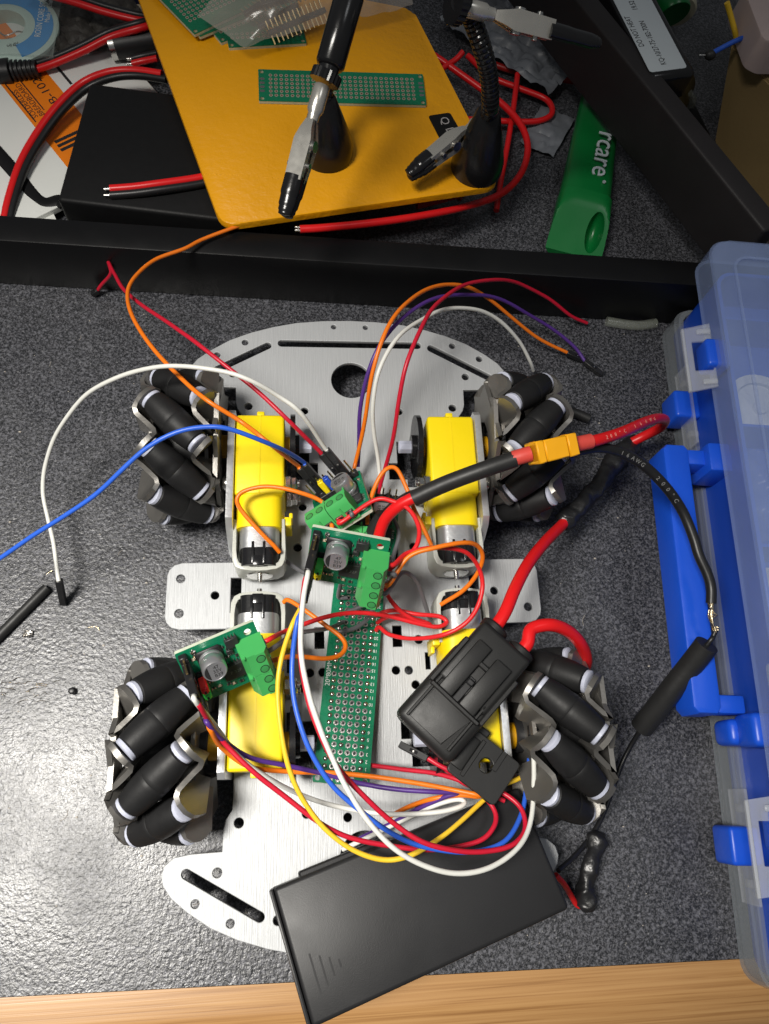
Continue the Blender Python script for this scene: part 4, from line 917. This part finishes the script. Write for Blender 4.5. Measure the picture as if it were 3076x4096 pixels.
clip(P(1955, 455, 58), P(1708, 628, 51), P(1632, 705, 47), V(-.1, .25, .9), 'short clip beside the badge')
# badge with the maker's letters, stuck on the base
bd = [P(1712, 463, 36.2), P(1800, 450, 36.2), P(1885, 600, 36.2), P(1795, 625, 36.2)]
g = G(); g.prism(roundpoly(bd, 1.6, 3), 36.02, 36.25); bdg = obj('badge', g, m_blkmatte, third)
dx = (P(1795, 615, 36.2)-P(1715, 470, 36.2)).normalized(); mBd = frame(P(1783, 500, 36.3), dx, V(-dx.y, dx.x, 0))
text('Q', 6.0, mBd @ Matrix.Translation((-2.6, .6, 0)), M('badge_print', (.34, .32, .32), .5), bdg, 'letter', th=.04)
text('L', 6.0, mBd @ Matrix.Translation((3.4, .6, 0)), bpy.data.materials['badge_print'], bdg, 'letter', th=.04)
text('/', 6.0, mBd @ Matrix.Translation((6.6, .2, 0)), bpy.data.materials['badge_print'], bdg, 'letter', th=.04)

# perfboard on the yellow base and the pile under the bag
pA, pB, pC = P(1064, 397, 37.8), P(1056, 273, 37.8), P(1706, 420, 37.8)
MP2 = frame(pA, pB-pA, pA-pC)                          # x across (short), y along
MP2 = frame(P(1706, 420, 37.8), P(1692, 305, 37.8)-P(1706, 420, 37.8), pA-pC)
perf('perfboard', MP2, 28, 6, ME_PAD2, 'single green perfboard lying alone on the yellow base', blobs=())
pz = 37.7
for k, (cxy, ang, lab) in enumerate((((1000, -40), 30, 'green perfboard at the bottom left of the pile under the bag'), ((1030, 20), 58, 'green perfboard under the bag, second in the pile'), ((1080, 40), 84, 'green perfboard sticking out below the plastic bag'))):
    c = P(*cxy, pz+k*0)
pile = [((612, -30), (778, 137), (860, 98), 40.9, 'uppermost green perfboard of the pile beside the plastic bag'), ((640, 0), (800, 146), (900, 105), 39.2, 'second green perfboard of the pile beside the bag'),
        ((850, 125), (885, 170), (1010, 120), 37.7, 'green perfboard with only a corner showing under the bag'), ((905, 160), (915, 190), (1225, 172), 37.6, 'green perfboard sticking out below the plastic bag')]
for k, (a, c, d, z, lab) in enumerate(pile):
    pa, pc_, pd = P(*a, z), P(*c, z), P(*d, z)
    if k < 2: m = frame(pc_, pa-pc_, pd-pc_) ; m = frame(pc_, pd-pc_, pa-pc_)
    elif k == 2: m = frame(pc_, pd-pc_, pa-pc_)
    else: m = frame(pc_, pd-pc_, pa-pc_)
    perf('perfboard', m, 18 if k < 2 else 12, 14 if k < 2 else 14, ME_PAD2, lab, 'green perfboards under the bag', w=(40 if k != 3 else 38), l=(60 if k < 2 else 40), edge_pads=False,
         skip=(lambda j, i: j > 9 and i > 4) if k == 0 else (lambda j, i: (i > 3 and j > 3)) if k == 1 else (lambda j, i: j > 1))
# pin headers in the bag
def header(p0, p1, npin, lab, up=V(0, .25, .97)):
    root = tag(thing('pin_strip', (p0+p1)/2), lab, 'pin strip', 'pin strips in the bag'); m = along(p0, p1, up); L = (p1-p0).length
    g = G(); g.box(-1.2, 1.2, -1.2, 1.2, 0, L, m, .2, 1); obj('strip', g, m_blk, root)
    for i in range(npin):
        g = G(); g.box(-5.2, 5.2, -.3, .3, (i+.5)*L/npin-.3, (i+.5)*L/npin+.3, m); obj('pin', g, m_gold, root)
header(P(1072, 135, 44), P(1300, 40, 46), 13, 'pin strip in the bag with its pins in plain view', V(.2, -.6, .8))
header(P(1035, 110, 45), P(1190, 20, 47), 9, 'short pin strip in the middle of the bag')
header(P(1020, 30, 48), P(1260, -30, 50), 12, 'pin strip at the upper edge of the bag')
header(P(980, 60, 45), P(1100, -20, 47), 8, 'pin strip nearest the perfboards in the bag')
bag_pts = [P(792, 66, 47), P(982, 194, 44), P(1180, 130, 46), P(1345, 88, 46), P(1520, 60, 44), P(1650, 20, 44), P(1640, -60, 48), P(1300, -80, 52), P(900, -60, 50)]
g = G(); b = g.bm
cb = sum(bag_pts, Vector())/len(bag_pts)+V(0, 0, 6); rings = 14; vsr = []; dense = []
for i in range(len(bag_pts)):
    a, c = bag_pts[i], bag_pts[(i+1) % len(bag_pts)]
    for t in range(10): dense.append(a.lerp(c, t/10))
for r_ in range(rings+1):
    row = []
    for p in dense:
        f = r_/rings; q = p.lerp(cb, f*.97); dome = 5*math.sin(min(1, f*1.3)*math.pi/2)
        nz = noise.turbulence(q*.09, 3, True)*5.0+noise.noise(q*.25)*1.6
        row.append(b.verts.new(q+V(noise.noise(q*.15)*1.2, noise.noise(q*.15+V(5, 0, 0))*1.2, dome+nz*(.25+f*.75))))
    vsr.append(row)
for a, c in zip(vsr, vsr[1:]):
    for i in range(len(a)): b.faces.new((a[i], a[(i+1) % len(a)], c[(i+1) % len(a)], c[i]))
tag(obj('plastic_bag', g, m_bag, None, 40), 'crumpled clear plastic bag of pin strips lying on the yellow base', 'bag')

# ================================================================== THINGS BEHIND THE FRAME, LEFT
# black project box
k1_, k2_, k3_ = P(330, 325, 29), P(228, 800, 29), P(690, 372, 29)
q0 = Vector((k2_.x, k2_.y, 0)); exb = (V(-48, 168, 0)-V(k2_.x, k2_.y, 0)); 
exb = Vector((k3_.x-k1_.x, k3_.y-k1_.y, 0)); eyb = Vector((k1_.x-k2_.x, k1_.y-k2_.y, 0))
mBB = frame(q0, exb, eyb); lb = eyb.length
g = G(); g.box(0, 92, 0, lb, 3, 29, mBB, 1.8, 3); g.box(.6, 91.4, .6, lb-.6, .3, 4, mBB, .6, 1)
tag(obj('project_box', g, m_blkmatte, None), 'plain black plastic box tucked under the yellow base', 'box')
# white flat package with the breadboard print
bO, bX, bY = P(160, 285, 4.0), P(300, 560, 4.0), P(460, 190, 4.0)
mBr = frame(P(250, 655, 4), P(5, 345, 4)-P(250, 655, 4), V(-1, -1, 0).cross(V(0, 0, 1)))
dl = (P(0, 340, 4)-P(385, 820, 4)); dl.z = 0; dl.normalize()          # along the orange band, up-left
dn = V(dl.y, -dl.x, 0)                                                # across, to the upper right
if dn.x < 0: dn = -dn
mBr = frame(P(140, 515, 4.0), dl, dn*-1); mBr = frame(P(140, 515, 4.0), -dl, dn)     # x down-right along band, y to upper right
pk = tag(thing('breadboard_pack', P(140, 515, 0)), 'white breadboard package with an orange printed band', 'package')
g = G(); g.box(-90, 52, -40, 62, .3, 4.0, mBr, .4, 1); pbx = obj('card_sleeve', g, m_white, pk)
g = G(); wband = 21.0
yb0 = (mBr.inverted() @ P(120, 500, 4)).y; yb1 = (mBr.inverted() @ P(300, 560, 4)).y
g.box(-90, 52, -.5, 22.5, 4.0, 4.06, mBr); band = obj('orange_band', g, m_orangep, pk)
def ptext(s, size, px, py, parent=band, mat=m_blkprint, rot=0, al='CENTER', z=4.09, sx=1.0):
    p = mBr.inverted() @ P(px, py, z)
    return text(s, size, mBr @ Matrix.Translation((p.x, p.y, z)) @ Matrix.Rotation(rot, 4, 'Z'), mat, parent, 'lettering', al, .02, sx)
ptext('SOLDERLESS', 3.9, 112, 442, rot=math.pi, sx=1.0); ptext('BREADBOARD', 3.9, 131, 424, rot=math.pi, sx=1.0)
ptext('MB-102', 6.2, 206, 405, rot=math.pi, sx=1.35)
for (x0, y0, x1, y1, w_) in ((23, 354, 156, 514, .7), (86, 343, 187, 466, .6)):
    a, c = mBr.inverted() @ P(x0, y0, 4.1), mBr.inverted() @ P(x1, y1, 4.1); g = G(); g.box(min(a.x, c.x), max(a.x, c.x), (a.y+c.y)/2-w_/2, (a.y+c.y)/2+w_/2, 4.06, 4.10, mBr); obj('rule', g, m_blkprint, band)
for k in range(3):
    a = mBr.inverted() @ P(225+k*12, 590+k*16, 4.1); g = G(); g.box(a.x, a.x+1.9, a.y, a.y+14, 4.06, 4.1, mBr); obj('bar_mark', g, m_blkprint, band)
a, c = mBr.inverted() @ P(212, 268, 4.1), mBr.inverted() @ P(298, 362, 4.1); g = G(); g.box(min(a.x, c.x), max(a.x, c.x), (a.y+c.y)/2-.7, (a.y+c.y)/2+.7, 4.0, 4.06, mBr); obj('rule', g, m_blkprint, pk)
dots = []
e1 = P(318, 303, 4.05)-P(270, 248, 4.05); e2 = P(404, 203, 4.05)-P(270, 248, 4.05)
for i in range(5):
    for j in range(9):
        p = P(270, 248, 4.06)+e1*(i/4)+e2*(j/8); g = G(); g.cyl(p, p+V(0, 0, .05), .55, n=10); obj('dot', g, m_blkprint, pk)
# second white sheet under, with faint printed columns, and a dark strap across it
g = G(); g.prism([(P(-60, 560).x, P(-60, 560).y), (P(140, 700).x, P(140, 700).y), (P(300, 870).x, 174), (P(-80, 870).x, 175)][::-1], 4.3, 5.2)
ps = tag(obj('paper_sheet', g, m_white, None), 'white sheet with faint printed columns behind the front bar', 'paper')
for k in range(10):
    p = P(142+k*1.5, 800+k*10, 5.3); g = G(); g.box(p.x-1.2, p.x+.0, p.y-.45, p.y+.3, 5.22, 5.28); g.box(p.x+.6, p.x+1.6, p.y-.45, p.y+.3, 5.22, 5.28); obj('printed_mark', g, M('grey_mark', (.2, .21, .2), .6) if 'grey_mark' not in bpy.data.materials else bpy.data.materials['grey_mark'], ps)
g = G(); st = cr([P(-30, 590, 9), P(60, 690, 8), P(130, 775, 7.5), P(180, 810, 7.5), P(235, 800, 8), P(260, 820, 8)], 8); g.tube(st, 3.4, 10, flat=.25); tag(obj('black_strap', g, m_blkmatte, None, 60), 'flat black strap crossing the white sheet at the left', 'strap')
# solder spool in a clear box
sc_ = P(18, 105, 14); sp = tag(thing('solder_spool', V(sc_.x, sc_.y, 4.5)), 'pale solder spool with a blue label in a clear case, upper left', 'spool')
rS = (P(236, 105, 14)-sc_).length; rI = (P(118, 105, 14)-sc_).length
mS = Matrix.Translation((sc_.x, sc_.y, 0)); 
g = G(); g.lathe([(rI, 4.5), (rS-3, 4.5), (rS-3, 12), (rS, 12.5), (rS, 14), (rS-1, 14.6), (rI+2.5, 14.6), (rI, 15.4), (rI-1.8, 15), (rI-2, 4.5)], mS, 48, caps=False); obj('flange', g, m_spool, sp)
g = G(); g.prism(circ(0, 0, rI-1.7, 32), 6.4, 7.4, mS); obj('core_floor', g, m_spool, sp)
a0, a1 = math.radians(-62), math.radians(105)
arc = [((rS-2.5)*math.cos(a0+(a1-a0)*i/20), (rS-2.5)*math.sin(a0+(a1-a0)*i/20)) for i in range(21)]+[((rI+3)*math.cos(a1+(a0-a1)*i/20), (rI+3)*math.sin(a1+(a0-a1)*i/20)) for i in range(21)]
g = G(); g.prism(arc, 14.62, 14.75, mS); lb_ = obj('blue_label', g, m_spoolblue, sp)
def up_text(s, size, px, py, parent, mat, z=14.85, rot=0, sx=1.0):
    p = P(px, py, z); dirv = (P(px+10, py-60, z)-P(px, py, z)); a = math.atan2(dirv.y, dirv.x)+rot
    return text(s, size, Matrix.Translation(p) @ Matrix.Rotation(a, 4, 'Z'), mat, parent, 'lettering', th=.02, sx=sx)
up_text('ROSIN CORE SOLDER', 4.4, 166, 52, lb_, m_silk, sx=.8); up_text('Made in China', 3.6, 196, 40, lb_, m_silk, sx=.85)
up_text('Sn63', 3.4, 40, 168, sp, m_blkprint); up_text('Pb37', 3.4, 65, 165, sp, m_blkprint)
g = G(); g.tube(cr([sc_+V(-6, 3, -4), sc_+V(0, -4, -2), sc_+V(6, -2, -1), sc_+V(10, -5, 1.2)], 8), .4, 6); obj('solder_end', g, m_tin, sp)
g = G(); e = rS+1.5; g.box(sc_.x-e, sc_.x+e-1.5, sc_.y-e+7, sc_.y+e, 15.6, 16.2, None, .3, 1); g.box(sc_.x+e-2.3, sc_.x+e-1.5, sc_.y-e+7, sc_.y+e, 4.4, 15.8, None, .3, 1); g.box(sc_.x-e, sc_.x+e-1.5, sc_.y-e+7, sc_.y-e+7.8, 4.4, 15.8, None, .3, 1); obj('clear_case', g, m_clambox, sp)
# twin red/black leads, barrel plugs
def twin(label, pts, r=1.7, off=None, bare=None):
    root_pts = cr(W3(pts), 8)
    g = G(); g.tube(root_pts, r, 12); o = obj('twin_lead', g, m_redthick, None, 60); tag(o, label, 'cable', 'red and black twin leads')
    g = G(); g.tube([p+Vector(off) for p in root_pts], r, 12); obj('black_conductor', g, W['black'], o, 60)
    if bare:
        for p, d in bare:
            for q in (Vector(), Vector(off)):
                g = G(); g.cyl(p+q, p+q+Vector(d), .75, n=10); obj('bare_end', g, m_tin, o)
    return o
twin('red and black twin lead running across the spool to the yellow base', [(70, -20, 24), (160, 5, 24), (230, 27, 23), (300, 44, 22), (360, 50, 20)], 1.75, (1.2, 3.2, .4))
o = twin('red and black twin lead with a barrel plug at the left border', [(78, 150, 12), (120, 136, 13), (180, 110, 16), (240, 80, 20), (300, 62, 24), (345, 50, 24)], 1.75, (-1.0, 3.2, .3))
def barrel(parent, pts_r, mat=m_blk, nm='barrel_plug'):
    g = G()
    for (p0, p1, r0, r1) in pts_r: g.cyl(p0, p1, r0, r1, n=20, bev=.3)
    return obj(nm, g, mat, parent)
a, c = Q(82, 148, 12), Q(-20, 160, 9); u_ = (c-a).normalized()
barrel(o, [(a+u_*k*2.2, a+u_*(k*2.2+1.5), 4.0+k*.25, 4.0+k*.25) for k in range(6)]+[(a, a+u_*13, 3.4, 4.2), (a+u_*13, a+u_*30, 6.2, 6.2)])
jk0, jk1 = Q(236, 102, 14), Q(345, 84, 16); u_ = (jk1-jk0).normalized()
jk = tag(thing('barrel_socket', (jk0+jk1)/2), 'black round barrel socket with a metal mouth beside the yellow base', 'connector')
barrel(jk, [(jk0+u_*3, jk1, 6.6, 6.8)], m_blk, 'body')
g = G(); g.lathe([(5.2, 0), (6.4, .3), (6.4, 4), (5.4, 4)], along(jk0, jk1), 24, caps=False); obj('metal_mouth', g, m_steel, jk); g = G(); g.lathe([(.1, 2.0), (5.3, 2.0), (5.3, 2.4), (.1, 2.4)], along(jk0, jk1), 20); obj('mouth_floor', g, m_hole_shade, jk)
big = twin('long red and black twin lead curving down the left side', [(8, 480, 8), (20, 425, 10), (45, 350, 12), (85, 280, 14), (130, 222, 17), (180, 178, 20), (235, 156, 24), (290, 152, 26), (350, 160, 28)], 1.85, (2.2, -2.4, -.8))
twin('short red and black twin lead with stripped ends on the black box', [(238, 408, 31), (290, 404, 31.5), (350, 396, 32), (420, 386, 31.5), (470, 376, 31)], 1.8, (.2, -3.0, -.6), [(Q(240, 408, 31), (-3, -.3, 0))])
o = twin('stub of red and black twin lead near the barrel socket', [(285, 138, 17), (310, 132, 18), (340, 126, 20)], 1.6, (-.2, 3.2, .3), [(Q(287, 138, 17), (-3, -.5, 0))])
# pencils and dark clutter at the far left
g = G(); g.lathe([(3.4, 0), (3.4, 60), (.8, 72)], along(P(360, 20, 6), P(520, 42, 6)), 6); tag(obj('wooden_pencil', g, m_pencil, None), 'pale wooden stick lying beside the yellow base', 'stick')
g = G(); g.box(-20, 40, -10, 30, .4, 9, Matrix.Translation(P(360, 60, 0)) @ Matrix.Rotation(.5, 4, 'Z'), 1, 2); tag(obj('dark_module', g, m_blkmatte, None), 'dark plastic module behind the spool', 'module')
g = crumple(40, 30, 52, 34, 6, .10, 11, Matrix.Translation(P(370, 90, 11.5)) @ Matrix.Rotation(.35, 4, 'Z')); tag(obj('foam_scrap', g, M('dark_scrap', (.045, .04, .035), .6, 0, (200, .8, .002), .6, 60), None), 'dark crumpled scrap between the spool and the leads', 'scrap')
g = G(); g.box(-40, 60, 0, 26, .4, 11, Matrix.Translation(P(300, 20, 0)) @ Matrix.Rotation(-.2, 4, 'Z'), 1, 2); tag(obj('navy_case', g, M('navy_plastic', (.01, .014, .05), .4), None), 'dark navy case at the upper left behind the leads', 'case')
g = G(); g.box(-20, 60, 0, 20, .4, 14, Matrix.Translation(P(380, -10, 0)) @ Matrix.Rotation(-.1, 4, 'Z'), 1, 2); tag(obj('white_carton', g, m_white, None), 'pale carton behind the leads at the upper border', 'carton')

# ================================================================== THINGS BEHIND THE FRAME, RIGHT
def rw(label, pts, r=1.75, mat=None, group='loose red wires behind the frame'):
    return cable('red_wire', label, pts, r, mat or m_redthick, 'wire', group=group)
ow, _ = rw('red wire curving from the yellow base to a stripped end by the front bar', [(648, 495, 34), (700, 492, 34), (800, 482, 32), (900, 468, 28), (1000, 448, 22), (1080, 420, 16), (1125, 375, 13), (1140, 320, 12), (1125, 270, 12), (1085, 225, 12), (1030, 185, 13), (960, 135, 15), (930, 115, 16)])
for dy in (-.8, .8):
    g = G(); p = Q(650, 495, 34); g.cyl(p+V(0, dy, 0), p+V(-2.6, dy+.1, 0), .6, n=8); obj('bare_end', g, m_tin, ow)
rw('red wire looping behind the flexible arm', [(1010, 120, 6), (1060, 165, 6), (1120, 190, 6), (1180, 215, 6), (1192, 245, 6), (1160, 262, 6), (1090, 262, 7), (1010, 258, 8), (960, 255, 9)], 1.6)
rw('straight red wire standing upright to the right of the cone foot', [(1118, 160, 9), (1108, 240, 8), (1095, 320, 6), (1082, 390, 5), (1072, 455, 4)], 1.5)
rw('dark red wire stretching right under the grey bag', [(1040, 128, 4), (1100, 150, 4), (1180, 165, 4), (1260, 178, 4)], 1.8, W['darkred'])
rw('short red wire with a frayed end pointing to the flexible arm', [(935, 165, 14), (960, 145, 15), (985, 128, 16), (1000, 112, 18)], 1.5)
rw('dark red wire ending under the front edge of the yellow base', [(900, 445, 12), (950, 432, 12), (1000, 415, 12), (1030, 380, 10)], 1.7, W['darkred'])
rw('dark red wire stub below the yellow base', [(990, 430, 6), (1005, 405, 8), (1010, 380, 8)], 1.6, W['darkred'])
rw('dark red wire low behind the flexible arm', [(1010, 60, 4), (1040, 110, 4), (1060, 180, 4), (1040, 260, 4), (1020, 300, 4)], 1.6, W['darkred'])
g = crumple(50, 40, 78, 42, 7, .07, 2, Matrix.Translation(P(2060, 150, 9)) @ Matrix.Rotation(-.75, 4, 'Z')); tag(obj('grey_bag', g, m_greybag, None), 'crumpled grey plastic bag behind the flexible arm', 'bag')
g = crumple(24, 24, 20, 32, 2.5, .1, 8, Matrix.Translation(P(2190, 520, 3)) @ Matrix.Rotation(-.5, 4, 'Z')); tag(obj('grey_film', g, m_greybag, None), 'grey film scrap beside the green tube', 'scrap')
# green tube
ax0, ax1 = V(115.5, 177, 0), V(142, 272, 0); axd = (ax1-ax0).normalized(); Lt = 118
mG = frame(ax0, V(axd.y, -axd.x, 0), axd)               # x to the right, y along (away), z up
tube_root = tag(thing('green_tube', V(128, 225, .3)), 'green plastic tube with white lettering under the slanting beam', 'tube')
g = G(); b = g.bm; secs = []
for k in range(25):
    t = k/24; y = 30+(Lt-30)*t; hw = 13.4-2.6*t; hz = 8.6-3.2*t
    secs.append([b.verts.new(mG @ V(hw*math.copysign(abs(math.cos(a))**.75, math.cos(a)), y, .5+hz+hz*math.copysign(abs(math.sin(a))**.8, math.sin(a)))) for a in [2*math.pi*i/36 for i in range(36)]])
for a, c in zip(secs, secs[1:]):
    for i in range(36): b.faces.new((a[i], a[(i+1) % 36], c[(i+1) % 36], c[i]))
b.faces.new(secs[0]); b.faces.new(secs[-1]); tb_ = obj('tube_body', g, m_green, tube_root, 50)
g = G(); b = g.bm; secs = []
for k in range(13):
    t = k/12; y = 30.2*(1-t); hw = 13.8+.8*t; top = 18.2 if t < .2 else 18.2-13*(t-.2)/.8
    sec = []
    for a in [2*math.pi*i/36 for i in range(36)]:
        x = hw*math.copysign(abs(math.cos(a))**.55, math.cos(a)); z = .5+9+9*math.copysign(abs(math.sin(a))**.6, math.sin(a))
        sec.append(b.verts.new(mG @ V(x, y, min(z, top if x < 5 else max(top, 3)))))
    secs.append(sec)
for a, c in zip(secs, secs[1:]):
    for i in range(36): b.faces.new((a[i], a[(i+1) % 36], c[(i+1) % 36], c[i]))
b.faces.new(secs[0]); b.faces.new(secs[-1]); me_cap = g.mesh('cap', 30)
g = G(); g.sphere((0, 0, 0), 1.0, mG @ Matrix.Translation((7.6, 10.5, 12.5)) @ Matrix.Rotation(math.atan2(13, 24), 4, 'X') @ Matrix.Diagonal((4.4, 10.5, 9, 1)), u=32, v=20); me_cut = g.mesh('cut')
def boolean(ma, mb):
    oa, ob = bpy.data.objects.new('a', ma), bpy.data.objects.new('b', mb)
    COL.objects.link(oa); COL.objects.link(ob); md = oa.modifiers.new('b', 'BOOLEAN'); md.object = ob; md.operation = 'DIFFERENCE'; md.solver = 'EXACT'
    me = bpy.data.meshes.new_from_object(oa.evaluated_get(bpy.context.evaluated_depsgraph_get()))
    bpy.data.objects.remove(oa); bpy.data.objects.remove(ob); return fin(me, 30)
cpg = obj('cap', boolean(me_cap, me_cut), m_green, tube_root)
text('rcare', 15.0, mG @ Matrix.Translation((4.2, 42, 17.0)) @ Matrix.Rotation(-math.pi/2, 4, 'Z') @ Matrix.Rotation(0.03, 4, 'Y'), m_paper, tb_, 'lettering', 'RIGHT', .25, .95, .015)
text('®', 2.4, mG @ Matrix.Translation((6.6, 39, 17.3)) @ Matrix.Rotation(-math.pi/2, 4, 'Z'), m_paper, tb_, 'lettering', 'CENTER', .25)
# device with the white label behind the beam
_ey = (P(2440, -20, 56)-P(2598, 292, 56)).normalized(); ml = frame(P(2598, 292, 56), V(_ey.y, -_ey.x, 0), _ey)
dv = tag(thing('labelled_pack', ml @ V(8, 20, -14)), 'dark rounded pack with a white printed label behind the slanting beam', 'pack')
wl_ = (P(2672, 225, 58)-P(2598, 292, 58)).length
g = G(); g.box(.2, wl_+9, -3, 90, -16, -.3, ml, 3.0, 3); obj('body', g, m_blkgloss, dv)
g = G(); g.prism(rrect(.6, wl_+4.5, .5, 62, 1.6, 4), -.3, -.12, ml); lbl = obj('label', g, m_paper, dv, 60)
def ltext(s, size, x, y0): text(s, size, ml @ Matrix.Translation((x, y0, -.08)) @ Matrix.Rotation(math.pi/2, 4, 'Z'), m_blkprint, lbl, 'lettering', 'LEFT', .03, .72)
ltext('DO NOT HEAT', 4.2, 3.2, 17); ltext('KQ-10/27-75-182-700N', 4.2, 9.6, 4); ltext('19.52', 4.2, 9.6, 41)
g = G(); g.cyl(P(2700, 330, 14), P(2640, 480, 14), 11, n=28, bev=1); tag(obj('brass_fitting', g, M('old_brass', (.12, .09, .035), .5, .5, (200, .6, .001), .6, 60), None), 'worn brass coloured fitting below the labelled pack', 'fitting')
g = G(); g.cyl(P(2690, 380, 12), P(2720, 440, 12), 9.5, n=28, bev=1); tag(obj('glass_jar', g, m_glass, None), 'small dark glass jar between the beams', 'jar')
g = G(); g.lathe([(9, 0), (9.5, 1), (9.5, 12), (8, 14)], along(P(2695, 60, 20), P(2660, -60, 24)), 28); gb = tag(obj('green_bottle', g, m_green, None), 'green bottle top at the upper border', 'bottle')
g = G(); g.cyl(P(2715, 50, 16), P(2700, -80, 18), 10, n=28, bev=1); tag(obj('cream_bottle', g, M('cream_plastic', (.55, .52, .40), .4), None), 'cream bottle beside the green cap at the upper border', 'bottle')
# cardboard box at the right border
zc = 52
A0, A1 = P(2925, 190, zc), P(3120, 385, zc); B0, B1 = P(2862, 560, 0), P(3200, 1120, 0); B2 = P(2890, 690, 0)
box_r = tag(thing('cardboard_box', V(B1.x+20, B1.y+20, 0)), 'open cardboard box at the right border above the organizer case', 'box')
g = G(); b = g.bm
th = V(1.6, .6, 0)
def slab(pts, t):
    f = [b.verts.new(p) for p in pts]; k = [b.verts.new(p+t) for p in pts]; n = len(pts)
    b.faces.new(f); b.faces.new(k[::-1])
    for i in range(n): b.faces.new((f[i], f[(i+1) % n], k[(i+1) % n], k[i]))
slab([A0, A1, B1+V(0, 0, 8), B1, B2, B0], V(2.4, 1.6, 0)); obj('front_wall', g, m_card, box_r)
g = G(); b = g.bm; slab([A0, A0+V(40, 70, 2), B0+V(60, 80, 0), B0], V(2, -1.6, 0)); obj('side_wall', g, m_card, box_r)
g = G(); b = g.bm; slab([A0+V(2, 3, -1), A1+V(2, 3, -1), A1+V(60, 40, -14), A0+V(50, 60, -14)], V(0, 0, -1.5)); obj('inner_flap', g, m_card, box_r)
g = G(); b = g.bm; slab([A0+V(.5, 1, 1), A1+V(.5, 1, 1), A1+V(4.2, 4.2, 1.2), A0+V(4.2, 4.2, 1.2)], V(0, 0, -1.2)); obj('rim', g, m_card, box_r)
g = G(); g.tube(cr([P(3010, 205, 50), P(3035, 245, 49), P(3076, 320, 50)], 8), 2.4, 10, flat=.3); tag(obj('black_band', g, m_blkmatte, None, 60), 'short black band inside the cardboard box', 'band')
cable('thin_cable', 'bright yellow thin cable dropping in front of the cardboard box', [(1570, 5, 70), (1577, 30, 66), (1588, 70, 60), (1591, 92, 56)], 1.3, W['yellow'], 'wire')
bw2, _ = cable('thin_cable', 'blue thin cable with a dark tip leading under the milky tub', [(1538, 115, 56), (1560, 103, 57), (1590, 88, 60), (1625, 76, 62), (1680, 70, 64)], 1.2, W['blue'], 'wire')
g = G(); p = Q(1534, 119, 55); g.sphere(p, 2.4, sc=(1.2, 1, 1)); obj('dark_tip', g, m_shrink, bw2); g = G(); g.cyl(p, p+V(-6, -.6, 0), .35, n=8); obj('pin', g, m_tin, bw2)
g = G(); cpts = [P(2970, -60, 72), P(3050, 150, 72), P(3100, 175, 72), P(3260, 175, 72), P(3260, -60, 72)]
g.prism(roundpoly(cpts, 6, 5)[::-1], 56, 72, None, 0, 1); tag(obj('milky_tub', g, M('milky_pink', (.50, .40, .38), .4, 0, None, .05, sss=.2), None), 'milky pink plastic tub in the upper right corner', 'tub')

# ================================================================== SMALL THINGS ON THE DESK
cable('heat_shrink_tube', 'black heat-shrink tube lying at the left border', [(-40, 1411, 2.1), (0, 1371, 2.1), (50, 1321, 2.1), (102, 1269, 2.1)], 2.0, m_shrink, 'tube')
cable('heat_shrink_tube', 'short black tube poking out behind the upper right wheel', [(1230, 888, 3), (1250, 895, 3), (1273, 905, 3)], 2.2, m_shrink, 'tube')
gt, _ = cable('clear_tube', 'short clear bent tube lying against the front bar', [(1310, 694, 2.6), (1345, 700, 2.6), (1380, 703, 2.6), (1416, 698, 2.6)], 2.4, m_glass, 'tube')
p = Q(158, 1493, 0); g = G(); g.sphere((p.x, p.y, 1.3), 1.6, sc=(1, .9, .8), u=7, v=5); g.sphere((p.x+.6, p.y-.4, 1.0), 1.1, u=6, v=4); tag(obj('plastic_crumb', g, m_blk, None, 20), 'small black plastic crumb on the desk left of the wheel', 'crumb')
p = Q(62, 1370, 0)
g = crumple(8, 8, 3.6, 2.6, 1.6, .9, 4, Matrix.Translation((p.x, p.y, .9))); tag(obj('solder_crumb', g, m_tin, None, 20), 'shiny solder crumb below the black tube at the left border', 'crumb')
for k, (a, c, lab) in enumerate((((100, 1240), (112, 1236), 'fine bent wire clipping near the white wire plug'), ((190, 1355), (215, 1362), 'tiny hair-thin clipping in the middle left of the desk'), ((635, 2020), (641, 2034), 'x'))):
    if k == 2: continue
    g = G(); pts = [Q(*a, .4), Q((a[0]+c[0])/2+6, (a[1]+c[1])/2-5, .9), Q(*c, .4)]; g.tube(cr(pts, 6), .16, 5); tag(obj('wire_clipping', g, m_bare, None), lab, 'clipping')
# coppery strands loosely lying at the left border
rr = random.Random(9)
g = G()
for k in range(16):
    x, y = rr.uniform(0, 130), rr.uniform(1470, 1530); a = rr.uniform(-.5, .5); L = rr.uniform(8, 26)
    g.tube(cr([Q(x, y, .35), Q(x+L*.5*math.cos(a), y+L*.5*math.sin(a)-2, .6), Q(x+L*math.cos(a), y+L*math.sin(a), .35)], 4), .1, 4)
st = obj('copper_strands', g, m_bare); st['kind'] = 'stuff'; st['label'] = 'fine loose copper strands scattered on the desk at the left border'

# dust and crumbs, too fine to count
rr = random.Random(21); g = G()
for k in range(150):
    p = P(rr.uniform(-50, 2600), rr.uniform(1250, 3800), 0); r = rr.choice((.18, .22, .28, .4)); g.sphere((p.x, p.y, r*.6), r, u=5, v=4, sc=(rr.uniform(.8, 1.8), 1, .7))
for k in range(26):
    p = P(rr.uniform(0, 2600), rr.uniform(1300, 3800), .2); a = rr.uniform(0, 6.28); L = rr.uniform(1.5, 5); q = Vector((math.cos(a), math.sin(a), 0))*L; w_ = Vector((-q.y, q.x, 0))*rr.uniform(-.25, .25)
    g.tube(cr([p, p+q*.5+w_, p+q], 4), .07, 4)
ds = obj('dust', g, M('pale_dust', (.42, .38, .33), .8)); ds['kind'] = 'stuff'; ds['label'] = 'pale dust specks and lint scattered over the desk'
